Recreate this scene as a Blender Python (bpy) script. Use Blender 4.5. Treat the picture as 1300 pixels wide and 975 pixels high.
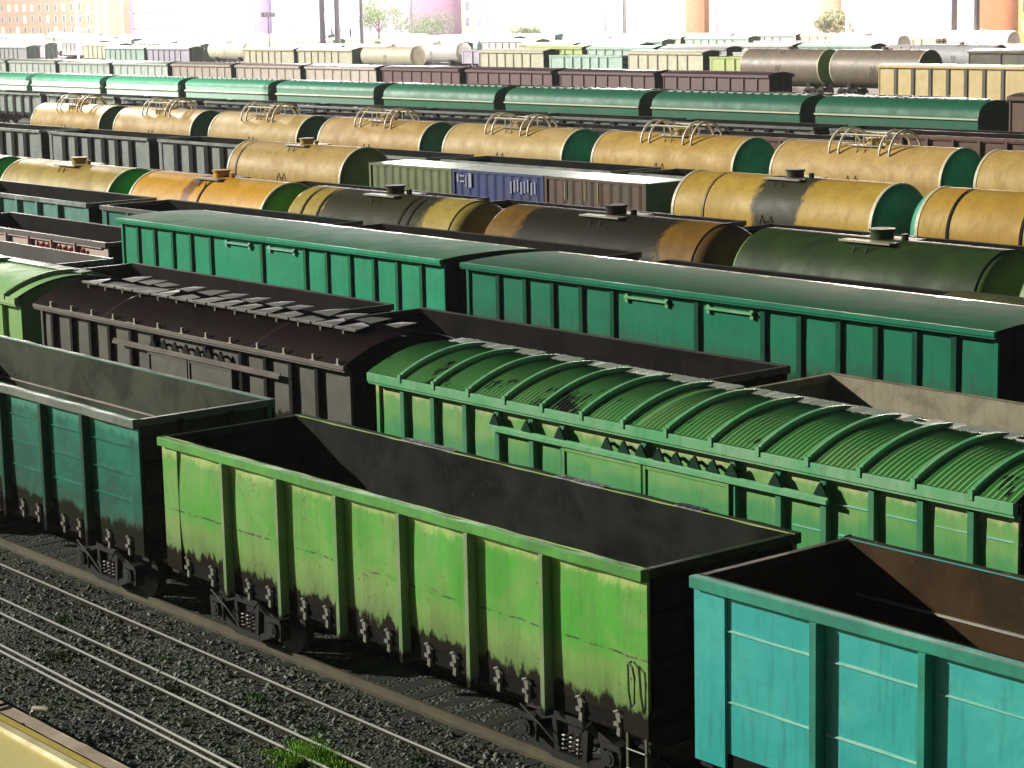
import bpy, math, random
from mathutils import Matrix, Vector
R = math.radians
for o in list(bpy.data.objects): bpy.data.objects.remove(o)
S = bpy.context.scene
COL = S.collection

# ------------------------------------------------------------------ camera
cd = bpy.data.cameras.new('camera'); cam = bpy.data.objects.new('camera', cd); COL.objects.link(cam)
cd.sensor_width = 36; cd.lens = 2771.8/1300*36; cd.clip_start = .2; cd.clip_end = 5000
rx = (0.6310020448, 0.7754797970, -0.0216218368); uy = (-0.1221122133, 0.1268082127, 0.9843821842); fz = (-0.7661103229, 0.6185068812, -0.1747117959)
cam.matrix_world = Matrix(((rx[0], uy[0], -fz[0], 0), (rx[1], uy[1], -fz[1], 0), (rx[2], uy[2], -fz[2], 11.058), (0, 0, 0, 1)))
S.camera = cam
# ------------------------------------------------------------------ world, key light, exposure
LX, LY, LZ = 1.15, .80, -.52            # direction the yard floodlight travels
w = bpy.data.worlds.new('World'); S.world = w; w.use_nodes = True
nt = w.node_tree; bg = nt.nodes['Background']; sky = nt.nodes.new('ShaderNodeTexSky'); sky.sky_type = 'NISHITA'
sky.sun_disc = False; sky.sun_elevation = math.atan2(-LZ, math.hypot(LX, LY)); sky.sun_rotation = math.atan2(-LX, -LY)
nt.links.new(sky.outputs[0], bg.inputs[0]); bg.inputs[1].default_value = .011
sd = bpy.data.lights.new('sun', 'SUN'); sun = bpy.data.objects.new('sun', sd); COL.objects.link(sun)
sd.energy = 4.6; sd.angle = R(.6); sd.color = (1, .96, .86)
sun.rotation_euler = Vector((LX, LY, LZ)).to_track_quat('-Z', 'Y').to_euler()
S.view_settings.view_transform = 'Standard'; S.view_settings.look = 'None'; S.view_settings.gamma = 1
S.view_settings.exposure = .25; S.view_settings.use_curve_mapping = False
S.render.resolution_x = 1024; S.render.resolution_y = 768

rnd = random.Random(7)
# ------------------------------------------------------------------ helpers
def tag(o, label=None, cat=None, group=None, kind=None):
    if label: o['label'] = label
    if cat: o['category'] = cat
    if group: o['group'] = group
    if kind: o['kind'] = kind
    return o
def empty(name, loc, label=None, cat=None, group=None):
    o = bpy.data.objects.new(name, None); COL.objects.link(o); o.location = loc; o.empty_display_size = .3
    return tag(o, label, cat, group)
class MB:
    def __init__(s): s.v = []; s.f = []
    def add(s, vs, fs):
        n = len(s.v); s.v += vs; s.f += [tuple(i+n for i in f) for f in fs]; return s
    def box(s, x0, x1, y0, y1, z0, z1):
        return s.add([(x0,y0,z0),(x1,y0,z0),(x1,y1,z0),(x0,y1,z0),(x0,y0,z1),(x1,y0,z1),(x1,y1,z1),(x0,y1,z1)],
            [(0,3,2,1),(4,5,6,7),(0,1,5,4),(1,2,6,5),(2,3,7,6),(3,0,4,7)])
    def prism(s, pts, a0, a1, axis='x'):
        n = len(pts)
        if axis == 'x': vs = [(a0,p,q) for p,q in pts]+[(a1,p,q) for p,q in pts]
        elif axis == 'y': vs = [(p,a0,q) for p,q in pts]+[(p,a1,q) for p,q in pts]
        else: vs = [(p,q,a0) for p,q in pts]+[(p,q,a1) for p,q in pts]
        return s.add(vs, [tuple(range(n))[::-1], tuple(range(n,2*n))]+[(i,(i+1)%n,n+(i+1)%n,n+i) for i in range(n)])
    def tube(s, path, r, n=6, caps=True):
        P = [Vector(p) for p in path]; rings = []
        for i, p in enumerate(P):
            d = (P[min(i+1,len(P)-1)]-P[max(i-1,0)]).normalized()
            a = d.cross(Vector((0,0,1)));
            if a.length < .1: a = d.cross(Vector((0,1,0)))
            a.normalize(); b = d.cross(a)
            rr = r[i] if isinstance(r, (list,tuple)) else r
            rings.append([tuple(p+a*rr*math.cos(2*math.pi*k/n)+b*rr*math.sin(2*math.pi*k/n)) for k in range(n)])
        vs = [v for q in rings for v in q]; fs = []
        for i in range(len(P)-1):
            for k in range(n): fs.append((i*n+k, i*n+(k+1)%n, (i+1)*n+(k+1)%n, (i+1)*n+k))
        if caps: fs += [tuple(range(n))[::-1], tuple(range((len(P)-1)*n, len(P)*n))]
        return s.add(vs, fs)
    def grid(s, nx, nz, fn, flip=False):
        vs = [fn(i/nx, j/nz) for j in range(nz+1) for i in range(nx+1)]; fs = []
        for j in range(nz):
            for i in range(nx):
                q = (j*(nx+1)+i, j*(nx+1)+i+1, (j+1)*(nx+1)+i+1, (j+1)*(nx+1)+i)
                fs.append(q[::-1] if flip else q)
        return s.add(vs, fs)
    def mesh(s, name, mat, smooth=0):
        me = bpy.data.meshes.new(name); me.from_pydata(s.v, [], s.f)
        me.validate(); me.materials.append(mat); me.update()
        if smooth:
            me.polygons.foreach_set('use_smooth', [True]*len(me.polygons))
            me.set_sharp_from_angle(angle=R(smooth))
        return me
    def build(s, name, mat, parent=None, smooth=0, bevel=0, loc=None):
        return link(name, s.mesh(name, mat, smooth), parent, bevel, loc)
def link(name, me, parent=None, bevel=0, loc=None):
    o = bpy.data.objects.new(name, me); COL.objects.link(o)
    if parent is not None: o.parent = parent
    if loc: o.location = loc
    if bevel:
        b = o.modifiers.new('bevel', 'BEVEL'); b.width = bevel; b.segments = 1; b.limit_method = 'ANGLE'; b.angle_limit = R(40)
    return o
def copy_tree(o, parent=None):
    c = o.copy(); COL.objects.link(c)
    if parent is not None: c.parent = parent
    for ch in list(o.children): copy_tree(ch, c)
    return c
def hsh(x, y=0.):
    v = math.sin(x*12.9898+y*78.233)*43758.5453; return v-math.floor(v)

# ------------------------------------------------------------------ materials
MC = {}
def N(t, kind, **kw):
    n = t.nodes.new(kind)
    for k, v in kw.items(): setattr(n, k, v)
    return n
def ramp(t, fac, a, b, ca=(0,0,0,1), cb=(1,1,1,1)):
    n = N(t, 'ShaderNodeMapRange'); n.inputs[1].default_value = a; n.inputs[2].default_value = b; n.interpolation_type = 'SMOOTHSTEP'
    t.links.new(fac, n.inputs[0]); return n.outputs[0]
def mix(t, fac, a, b):
    n = N(t, 'ShaderNodeMix', data_type='RGBA')
    for sock, v in ((n.inputs[0], fac), (n.inputs[6], a), (n.inputs[7], b)):
        if isinstance(v, (int, float)): sock.default_value = v
        elif isinstance(v, tuple): sock.default_value = (*v, 1) if len(v) == 3 else v
        else: t.links.new(v, sock)
    return n.outputs[2]
def noise(t, co, scale, detail=4, rough=.6, sc=None, dist=0):
    if sc:
        m = N(t, 'ShaderNodeMapping'); m.inputs['Scale'].default_value = sc; t.links.new(co, m.inputs[0]); co = m.outputs[0]
    n = N(t, 'ShaderNodeTexNoise'); n.inputs['Scale'].default_value = scale; n.inputs['Detail'].default_value = detail
    n.inputs['Roughness'].default_value = rough; n.inputs['Distortion'].default_value = dist
    t.links.new(co, n.inputs['Vector']); return n.outputs[0]
def math2(t, op, a, b):
    n = N(t, 'ShaderNodeMath', operation=op)
    for i, v in enumerate((a, b)):
        if isinstance(v, (int, float)): n.inputs[i].default_value = v
        else: t.links.new(v, n.inputs[i])
    return n.outputs[0]
def paint(col, col2=None, rust=.35, dirt=None, rough=.45, streak=.4, rustc=(.09,.05,.03), dirtc=(.008,.009,.008), fade=None, fadez=None,
          band=None, bandc=(.02,.02,.018), bump=.15, scale=1., chips=.3, metal=0., spec=.5, top_wear_glint=None, seam=None):
    """weathered paint on sheet steel; dirt: height of a ragged grime line above the rail; band: stained strip across the middle"""
    key = str(('p', col, col2, rust, dirt, rough, streak, rustc, dirtc, fade, fadez, band, bandc, bump, scale, chips, metal, spec, top_wear_glint, seam))
    if key in MC: return MC[key]
    m = bpy.data.materials.new('paint'); m.use_nodes = True; t = m.node_tree; bs = t.nodes['Principled BSDF']
    tc = N(t, 'ShaderNodeTexCoord'); oi = N(t, 'ShaderNodeObjectInfo')
    off = N(t, 'ShaderNodeVectorMath', operation='SCALE'); off.inputs[0].default_value = (37, 91, 13); t.links.new(oi.outputs['Random'], off.inputs['Scale'])
    ad = N(t, 'ShaderNodeVectorMath', operation='ADD'); t.links.new(tc.outputs['Object'], ad.inputs[0]); t.links.new(off.outputs[0], ad.inputs[1])
    co = ad.outputs[0]
    sp = N(t, 'ShaderNodeSeparateXYZ'); t.links.new(tc.outputs['Object'], sp.inputs[0])
    if col2 is None: col2 = tuple(c*.62 for c in col)
    big = noise(t, co, .9*scale, 5, .65, dist=.6)
    c = mix(t, ramp(t, big, .35, .68), col, col2)
    if fade:                       # worn, differently coloured upper or lower zone of the paint
        fz = math2(t, 'ADD', sp.outputs[2], math2(t, 'MULTIPLY', noise(t, co, 2.2, 3), .5))
        c = mix(t, math2(t, 'MULTIPLY', ramp(t, fz, fadez+.55, fadez+.2), .75), c, fade)
    st = noise(t, co, 1.6*scale, 5, .7, sc=(5, 5, .45))
    c = mix(t, math2(t, 'MULTIPLY', ramp(t, st, .48, .75), streak), c, tuple(v*.35+.012 for v in col))
    fine = noise(t, co, 9, 6, .75)
    rs = math2(t, 'MULTIPLY', ramp(t, fine, .56, .72), ramp(t, big, .40, .62))
    c = mix(t, math2(t, 'MULTIPLY', rs, rust*1.6), c, rustc)
    if chips:
        ch = noise(t, co, 3.1, 8, .82, sc=(1.6, 1, .7))
        c = mix(t, math2(t, 'MULTIPLY', ramp(t, ch, .655, .69), chips), c, (.02,.018,.014))
    if band:
        ax = N(t, 'ShaderNodeMath', operation='ABSOLUTE'); xx = math2(t, 'SUBTRACT', sp.outputs[0], band[0]); t.links.new(xx, ax.inputs[0])
        be = math2(t, 'ADD', ax.outputs[0], math2(t, 'MULTIPLY', math2(t, 'SUBTRACT', noise(t, tc.outputs['Object'], 2.2, 4, .7, sc=(1,1,.5)), .5), band[2]))
        c = mix(t, math2(t, 'MULTIPLY', ramp(t, be, band[1]+.15, band[1]-.15), .97), c, bandc)
    if top_wear_glint:                    # (height, colour): paint worn pale and yellow at the top chord; on dark teal, painted glints
        tz = math2(t, 'ADD', sp.outputs[2], math2(t, 'MULTIPLY', math2(t, 'SUBTRACT', noise(t, co, 5, 6, .8, sc=(.8,1,.5)), .5), .55))
        c = mix(t, math2(t, 'MULTIPLY', ramp(t, tz, top_wear_glint[0]-.10, top_wear_glint[0]+.06), .85), c, top_wear_glint[1])
    if seam:                       # welded sheet joint with rubbed spots
        q = N(t, 'ShaderNodeMath', operation='ABSOLUTE'); t.links.new(math2(t, 'SUBTRACT', math2(t, 'ADD', sp.outputs[2], math2(t, 'MULTIPLY', noise(t, co, 1.5, 2), .06)), seam), q.inputs[0])
        c = mix(t, math2(t, 'MULTIPLY', ramp(t, q.outputs[0], .022, .006), ramp(t, noise(t, co, 3.3, 4, .7), .42, .6)), c, (.03,.035,.015))
    if dirt is not None:
        dz = math2(t, 'ADD', sp.outputs[2], math2(t, 'MULTIPLY', math2(t, 'SUBTRACT', noise(t, co, 4.5, 5, .7, sc=(1,1,.4)), .5), .75))
        c = mix(t, ramp(t, dz, dirt+.07, dirt-.05), c, dirtc)
        t.links.new(math2(t, 'MULTIPLY', ramp(t, dz, dirt-.05, dirt+.07), spec), bs.inputs['Specular IOR Level'])
    else: bs.inputs['Specular IOR Level'].default_value = spec
    if dirt is not None:
        c = mix(t, math2(t, 'MULTIPLY', ramp(t, dz, dirt+.5, dirt), .35), c, (.05,.045,.03))
    t.links.new(c, bs.inputs['Base Color'])
    rg = N(t, 'ShaderNodeMapRange'); rg.inputs[3].default_value = rough-.12; rg.inputs[4].default_value = min(1, rough+.25); t.links.new(big, rg.inputs[0])
    t.links.new(rg.outputs[0], bs.inputs['Roughness']); bs.inputs['Metallic'].default_value = metal
    bp = N(t, 'ShaderNodeBump'); bp.inputs['Strength'].default_value = bump; bp.inputs['Distance'].default_value = .03
    t.links.new(math2(t, 'ADD', noise(t, co, 2.3, 2), math2(t, 'MULTIPLY', fine, .25)), bp.inputs['Height']); t.links.new(bp.outputs[0], bs.inputs['Normal'])
    MC[key] = m; return m
def plain(name, col, rough=.6, metal=0, emit=0, var=.3):
    key = str(('s', name, col, rough, metal, emit))
    if key in MC: return MC[key]
    m = bpy.data.materials.new(name); m.use_nodes = True; t = m.node_tree; bs = t.nodes['Principled BSDF']
    tc = N(t, 'ShaderNodeTexCoord'); n = noise(t, tc.outputs['Object'], 2.3, 5, .65)
    t.links.new(mix(t, n, tuple(c*(1-var) for c in col), tuple(min(1, c*(1+var)) for c in col)), bs.inputs['Base Color'])
    bs.inputs['Roughness'].default_value = rough; bs.inputs['Metallic'].default_value = metal
    if emit: bs.inputs['Emission Color'].default_value = (*col, 1); bs.inputs['Emission Strength'].default_value = emit
    MC[key] = m; return m
STEEL = paint((.020,.019,.016), rust=.6, rough=.55, rustc=(.05,.03,.018), spec=.25, chips=0)
BLACK = paint((.010,.010,.010), rust=.3, rough=.6, chips=0, spec=.1)
END_SHADE_DIRT = paint((.014,.022,.014), (.006,.008,.006), rust=.5, rough=.6, chips=0, spec=.15, rustc=(.03,.02,.012))  # dirty wagon ends, with the shade of the unlit faces put into the colour
WHEEL = plain('wheel steel', (.06,.055,.05), .45, .6)
RAILM = paint((.028,.025,.014), (.015,.013,.009), rust=.6, rough=.7, spec=.12, rustc=(.06,.045,.015), chips=0)
RAILTOP = plain('polished rail', (.80,.78,.74), .40, .15, var=.15)

# ------------------------------------------------------------------ running gear, shared meshes
def bogie_meshes():
    b = MB(); b.box(-.2, .2, -1.0, 1.0, .52, .82); b.box(-.06,.06,-.25,.25,.82,1.0)
    f = MB()
    def bar(p, q, w_, d=.06):
        p = Vector((p[0],0,p[1])); q = Vector((q[0],0,q[1])); n_ = (q-p).normalized(); o_ = Vector((-n_.z,0,n_.x))*w_/2
        f.prism([((p+o_).x,(p+o_).z),((q+o_).x,(q+o_).z),((q-o_).x,(q-o_).z),((p-o_).x,(p-o_).z)], -d, d, 'y')
    bar((-.98,.60),(-.42,.80),.13,.075); bar((.98,.60),(.42,.80),.13,.075); bar((-.44,.80),(.44,.80),.12,.078)
    bar((-.92,.40),(-.36,.20),.12,.07); bar((.92,.40),(.36,.20),.12,.07); bar((-.40,.20),(.40,.20),.12,.073)
    bar((-.36,.80),(-.30,.22),.09,.06); bar((.36,.80),(.30,.22),.09,.06)
    for x in (-.925, .925):
        bar((x-.19,.64),(x-.16,.30),.07,.10); bar((x+.19,.64),(x+.16,.30),.07,.10); bar((x-.2,.64),(x+.2,.64),.09,.11)
        f.tube([(x,-.15,.475),(x,.10,.475)], .125, 12); f.tube([(x,-.165,.475),(x,-.149,.475)], .07, 8)
    f.tube([(-1.0,-.16,.82),(-.5,-.17,.60),(-.1,-.16,.35)], .018, 5); f.tube([(.6,-.15,.95),(.35,-.17,.7),(.28,-.15,.3)], .016, 5)
    wh = MB()
    for y0, y1, r in ((-.80,-.68,.475),(.68,.80,.475),(-.69,-.65,.51),(.65,.69,.51)):
        wh.tube([(0,y0,.475),(0,y1,.475)], r, 24)
    wh.tube([(0,-1.06,.475),(0,1.06,.475)], .085, 10)
    sp = MB()
    for dx in (-.16, .0, .16):
        pts = [(dx+.065*math.cos(a*.8), .065*math.sin(a*.8), .27+a*.0085) for a in range(0, 36)]
        sp.tube(pts, .017, 5)
    return b.mesh('bolster', STEEL), f.mesh('side_frame', STEEL), wh.mesh('wheelset', WHEEL, 40), sp.mesh('spring', paint((.16,.15,.12), rust=.2, rough=.4, chips=0))
BM = bogie_meshes()
def bogie(parent, x):
    b = link('bogie', BM[0], parent, loc=(x,0,0))
    for y in (-1.04, 1.04): link('side_frame', BM[1], b, loc=(0,y,0)); link('spring', BM[3], b, loc=(0,y*.985,0))
    for dx in (-.925, .925): link('wheelset', BM[2], b, loc=(dx,0,0))
CP = {}
def coupler(parent, x, d):
    if d not in CP:
        c = MB(); c.box(*sorted((0, d*.40)), -.09, .09, .97, 1.15); c.prism([(d*.40,-.14),(d*.58,-.19),(d*.60,.02),(d*.50,.05),(d*.52,.2),(d*.40,.17)], .90, 1.22, 'z')
        c.tube([(d*.05,-.45,1.05),(d*.2,-.47,.9),(d*.42,-.5,.55),(d*.6,-.45,.5)], .025, 5)
        CP[d] = c.mesh('coupler', STEEL)
    link('coupler', CP[d], parent, loc=(x,0,0))
UF = {}
def running_gear(root, L, full=True):
    k = round(L,1)
    if k not in UF:
        u = MB(); u.box(-L/2,L/2,-.17,.17,.93,1.24); u.box(-L/2,-L/2+.22,-1.35,1.35,.98,1.24); u.box(L/2-.22,L/2,-1.35,1.35,.98,1.24)
        for x in (-L/2+2.0, L/2-2.0, -1.2, 1.2): u.box(x-.12,x+.12,-1.35,1.35,1.02,1.25)
        u.tube([(-1.0,-.5,.75),(.2,-.5,.75)], .2, 12); u.tube([(-L/2+2.6,.35,.72),(L/2-2.6,.35,.72)], .02, 5)
        UF[k] = u.mesh('underframe', STEEL)
    link('underframe', UF[k], root)
    for s in (-1, 1):
        bogie(root, s*(L/2-2.05)); coupler(root, s*L/2, s)

# ------------------------------------------------------------------ gondola
def gondola(xl, xr, cy, zt, W, posts, mat, inm, label, group=None, pw=.17, latches=True, swages=(), dirtz=1.35, near=2, rail=None,
            postm=None, dent=.03, handle=False, lines=None, zb=1.3, cornerw=.34, wob=.5, rail2=None, inseam=None, load=None, cat='gondola wagon'):
    """posts: world x of side posts (None: seven even panels). near: 2 full detail, 1 medium, 0 far"""
    L = xr-xl; cx = (xl+xr)/2; h = W/2; T = .10
    r = empty('gondola_car', (cx, cy, 0), label, cat, group)
    px = [p-cx for p in posts] if posts else [(-L/2+(L-1.71*5)/2+1.71*k) for k in range(6)]
    edges = [-L/2]+px+[L/2]; yo = -h+.17    # sheet plane; the posts stand out to the full width
    seed = xl*1.7
    def bulge(x, z):
        for a, b in zip(edges[:-1], edges[1:]):
            if a <= x <= b:
                u = (x-a)/(b-a); v = (z-zb)/(zt-zb); q = (hsh(a+seed)-.35)*1.6
                return dent*q*math.sin(math.pi*u)*math.sin(math.pi*min(1,max(0,v)))+dent*.35*math.sin(9*u+seed*3+4*v)*math.sin(math.pi*u)
        return 0
    nx = int(L/(.14 if near == 2 else .3 if near else .9)); nz = 14 if near == 2 else 8 if near else 3
    for s in (-1, 1):
        b = MB()
        if s == -1:
            b.grid(nx, nz, lambda u, v: (-L/2+u*L, yo-bulge(-L/2+u*L, zb+v*(zt-zb)), zb+v*(zt-zb)))
            b.grid(nx, nz, lambda u, v: (-L/2+u*L, yo+T*.5, zb+v*(zt-zb)), True)
        else:
            b.grid(nx, nz, lambda u, v: (-L/2+u*L, -yo, zb+v*(zt-zb)), True)
            b.grid(nx, nz, lambda u, v: (-L/2+u*L, -yo-T*.5-bulge(-L/2+u*L, zb+v*(zt-zb)), zb+v*(zt-zb)))
        o = b.build('side_wall', mat, r, 50)
        if s == 1 or True:
            o.data.materials.append(inm); n = nx*nz
            idx = [0]*len(o.data.polygons)
            for i in range(len(idx)): idx[i] = 0 if i < n else 1
            o.data.polygons.foreach_set('material_index', idx)
    # ends
    for s in (-1, 1):
        b = MB(); x = s*(L/2-.04)
        b.box(*sorted((x, x-s*.06)), yo+.055, -yo-.055, zb, zt-.02)
        o = b.build('end_wall', inm, r)
        e = MB()
        for z in (zb+.1, zb+.75, zb+1.4): e.box(*sorted((x+s*.002, x+s*.09)), yo+.03, -yo-.03, z, z+.14)
        for y in (-h*.35, h*.35): e.box(*sorted((x+s*.002, x+s*.07)), y-.06, y+.06, zb, zt-.1)
        e.build('end_rib', END_SHADE_DIRT, r)
    c = MB(); c.box(-L/2,L/2,yo+.05,-yo-.05,zb,zb+.06); c.build('floor', BLACK, r)
    if load:
        ld = MB(); nn = 50
        def lf(u, v):
            x = -L/2+.12+u*(L-.24); y = yo+.1+v*(-yo*2-.2)
            return (x, y, load[0]+load[1]*(math.sin(x*1.3+seed)*.5+math.sin(x*3.1+y*2)*.25)*math.sin(math.pi*v)+.12*(hsh(u*77,v*31)-.5))
        ld.grid(70, 14, lf); ld.build('load', load[2], r)
    t = MB(); rm = rail or mat; rh = .16; q = 12
    if near == 2:     # slightly knocked about top chord
        def ry(u): return wob*(.010*math.sin(u*37+seed)+.008*math.sin(u*83))
        def rz(u): return wob*(.012*math.sin(u*29+seed*2)+.01*math.sin(u*61+1))
        for s in (-1, 1):
            K = 60; vs = []; fs = []
            for i in range(K+1):
                u = i/K; x = -L/2+u*L; a = s*(h-.02)+ry(u); z1 = zt+rz(u); z0 = zt-rh+rz(u)*.4
                vs += [(x,a,z0),(x,a,z1),(x,a-s*.13,z1),(x,a-s*.13,z0)]
            if s == 1 and rail2: t.build('top_rail', rm, r, 0, .012); t = MB()
            for i in range(K):
                for k in range(4):
                    f = (i*4+k, i*4+(k+1)%4, (i+1)*4+(k+1)%4, (i+1)*4+k); fs.append(f if s == 1 else f[::-1])
            fs += [(0,1,2,3),(4*K,4*K+1,4*K+2,4*K+3)]
            t.add(vs, fs)
    else:
        for s in (-1, 1): t.box(-L/2, L/2, *sorted((s*(h-.02), s*(h-.15))), zt-rh, zt)
    for s in (-1, 1): t.box(*sorted((s*L/2, s*(L/2-.12))), -h+.152, h-.152, zt-.14, zt-.005)
    t.build('top_rail', (rail2 if near == 2 and rail2 else rm), r, 0, .012 if near == 2 else 0)
    pmx = postm or mat
    if near:
        pk = MB(); pk.prism([(-pw/2,0),(pw/2,0),(pw/2-.012,-.16),(-pw/2+.012,-.16)], .95, zt-rh-.002, 'z')
        pme = pk.mesh('side_post', pmx)
        pk = MB(); pk.prism([(-pw/2,0),(pw/2,0),(pw/2-.012,.16),(-pw/2+.012,.16)][::-1], .95, zt-rh-.002, 'z'); pmf = pk.mesh('side_post', pmx)
        for x in px:
            link('side_post', pme, r, .01 if near == 2 else 0, (x, yo-.002, 0)); link('side_post', pmf, r, 0, (x, -yo+.002, 0))
    else:
        for s in (-1, 1):
            b = MB(); b.box(-L/2+.35, L/2-.35, *sorted((s*(-yo+.003), s*(h-.06))), zt-rh-.07, zt-rh-.004)
            for x in px: b.box(x-pw/2, x+pw/2, *sorted((s*(-yo+.002), s*(h-.01))), 1.0, zt-rh-.006)
            b.build('side_ribs', pmx, r)
    for sx in (-1, 1):
        for sy in (-1, 1):
            k = MB(); k.prism([(-cornerw/2,0),(cornerw/2,0),(cornerw/2,sy*.05),(-cornerw/2,sy*.05)], 1.1 if near else 1.3, zt-rh-.002, 'z')
            k.build('corner_post', mat, r, loc=(sx*(L/2-cornerw/2), sy*(-yo+.002), 0))
    if inseam: k = MB(); k.box(-L/2+.3, L/2-.3, -yo-T*.5-.035, -yo-T*.5+.01, inseam, inseam+.03); k.build('inner_seam', paint((.45,.42,.36), rust=.5, chips=.5), r)
    b = MB(); b.box(-L/2+.02, L/2-.02, yo+.01, yo+.09, 1.05, zb+.05); b.box(-L/2+.02, L/2-.02, -yo-.09, -yo-.01, 1.05, zb+.05); b.build('side_sill', paint((.010,.010,.008), rust=.3, chips=0, spec=.06, rough=.7), r)
    if near == 2 and latches:
        lk = MB(); lk.prism([(-.04,1.02),(.03,1.0),(.05,1.22),(.03,1.34),(-.06,1.36),(-.05,1.28),(-.01,1.2)], -.05, .0, 'y'); lk.tube([(-.10,-.03,1.33),(.02,-.06,1.38),(.10,-.03,1.30)], .022, 5); lk.box(-.05,.05,-.09,-.02,1.16,1.22)
        lme = lk.mesh('hatch_latch', paint((.20,.20,.17), rust=.4, rough=.5))
        for a, bb in zip(edges[:-1], edges[1:]):
            for f in (.32, .70): link('hatch_latch', lme, r, 0, (a+(bb-a)*f, yo+.01, -.02+.03*hsh(a+f)))
    if swages:
        sw = MB()
        for zz in swages:
            for a, bb in zip(edges[:-1], edges[1:]):
                a2 = max(a+pw/2+.02, -L/2+.36); b2 = min(bb-pw/2-.02, L/2-.36)
                if a2 >= b2: continue
                sw = MB(); sw.prism([(yo-.018-dent,zz),(yo+.01,zz-.03),(yo+.01,zz+.03)], a2, b2); sw.build('panel_seam', lines or mat, r)
    if handle:
        hd = MB(); x = L/2-.23; hd.tube([(x-.07,yo-.07,2.15),(x-.07,yo-.14,2.12),(x-.05,yo-.15,1.75),(x+.0,yo-.15,1.52),(x+.05,yo-.14,1.6),(x+.06,yo-.14,1.95),(x+.03,yo-.15,2.1),(x-.07,yo-.14,2.15)], .016, 6)
        hd.build('grab_handle', paint((.05,.07,.04), rust=.3), r)
        lb = MB()
        for dx in (-.22, .16): lb.box(L/2-.25+dx-.02, L/2-.25+dx+.02, yo-.02, yo+.01, .55, 1.1)
        for z in (.58, .86): lb.tube([(L/2-.47,yo-.03,z),(L/2-.09,yo-.03,z)], .014, 5)
        lb.build('step_ladder', paint((.11,.12,.08), rust=.5), r)
    running_gear(r, L)
    return r

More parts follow.
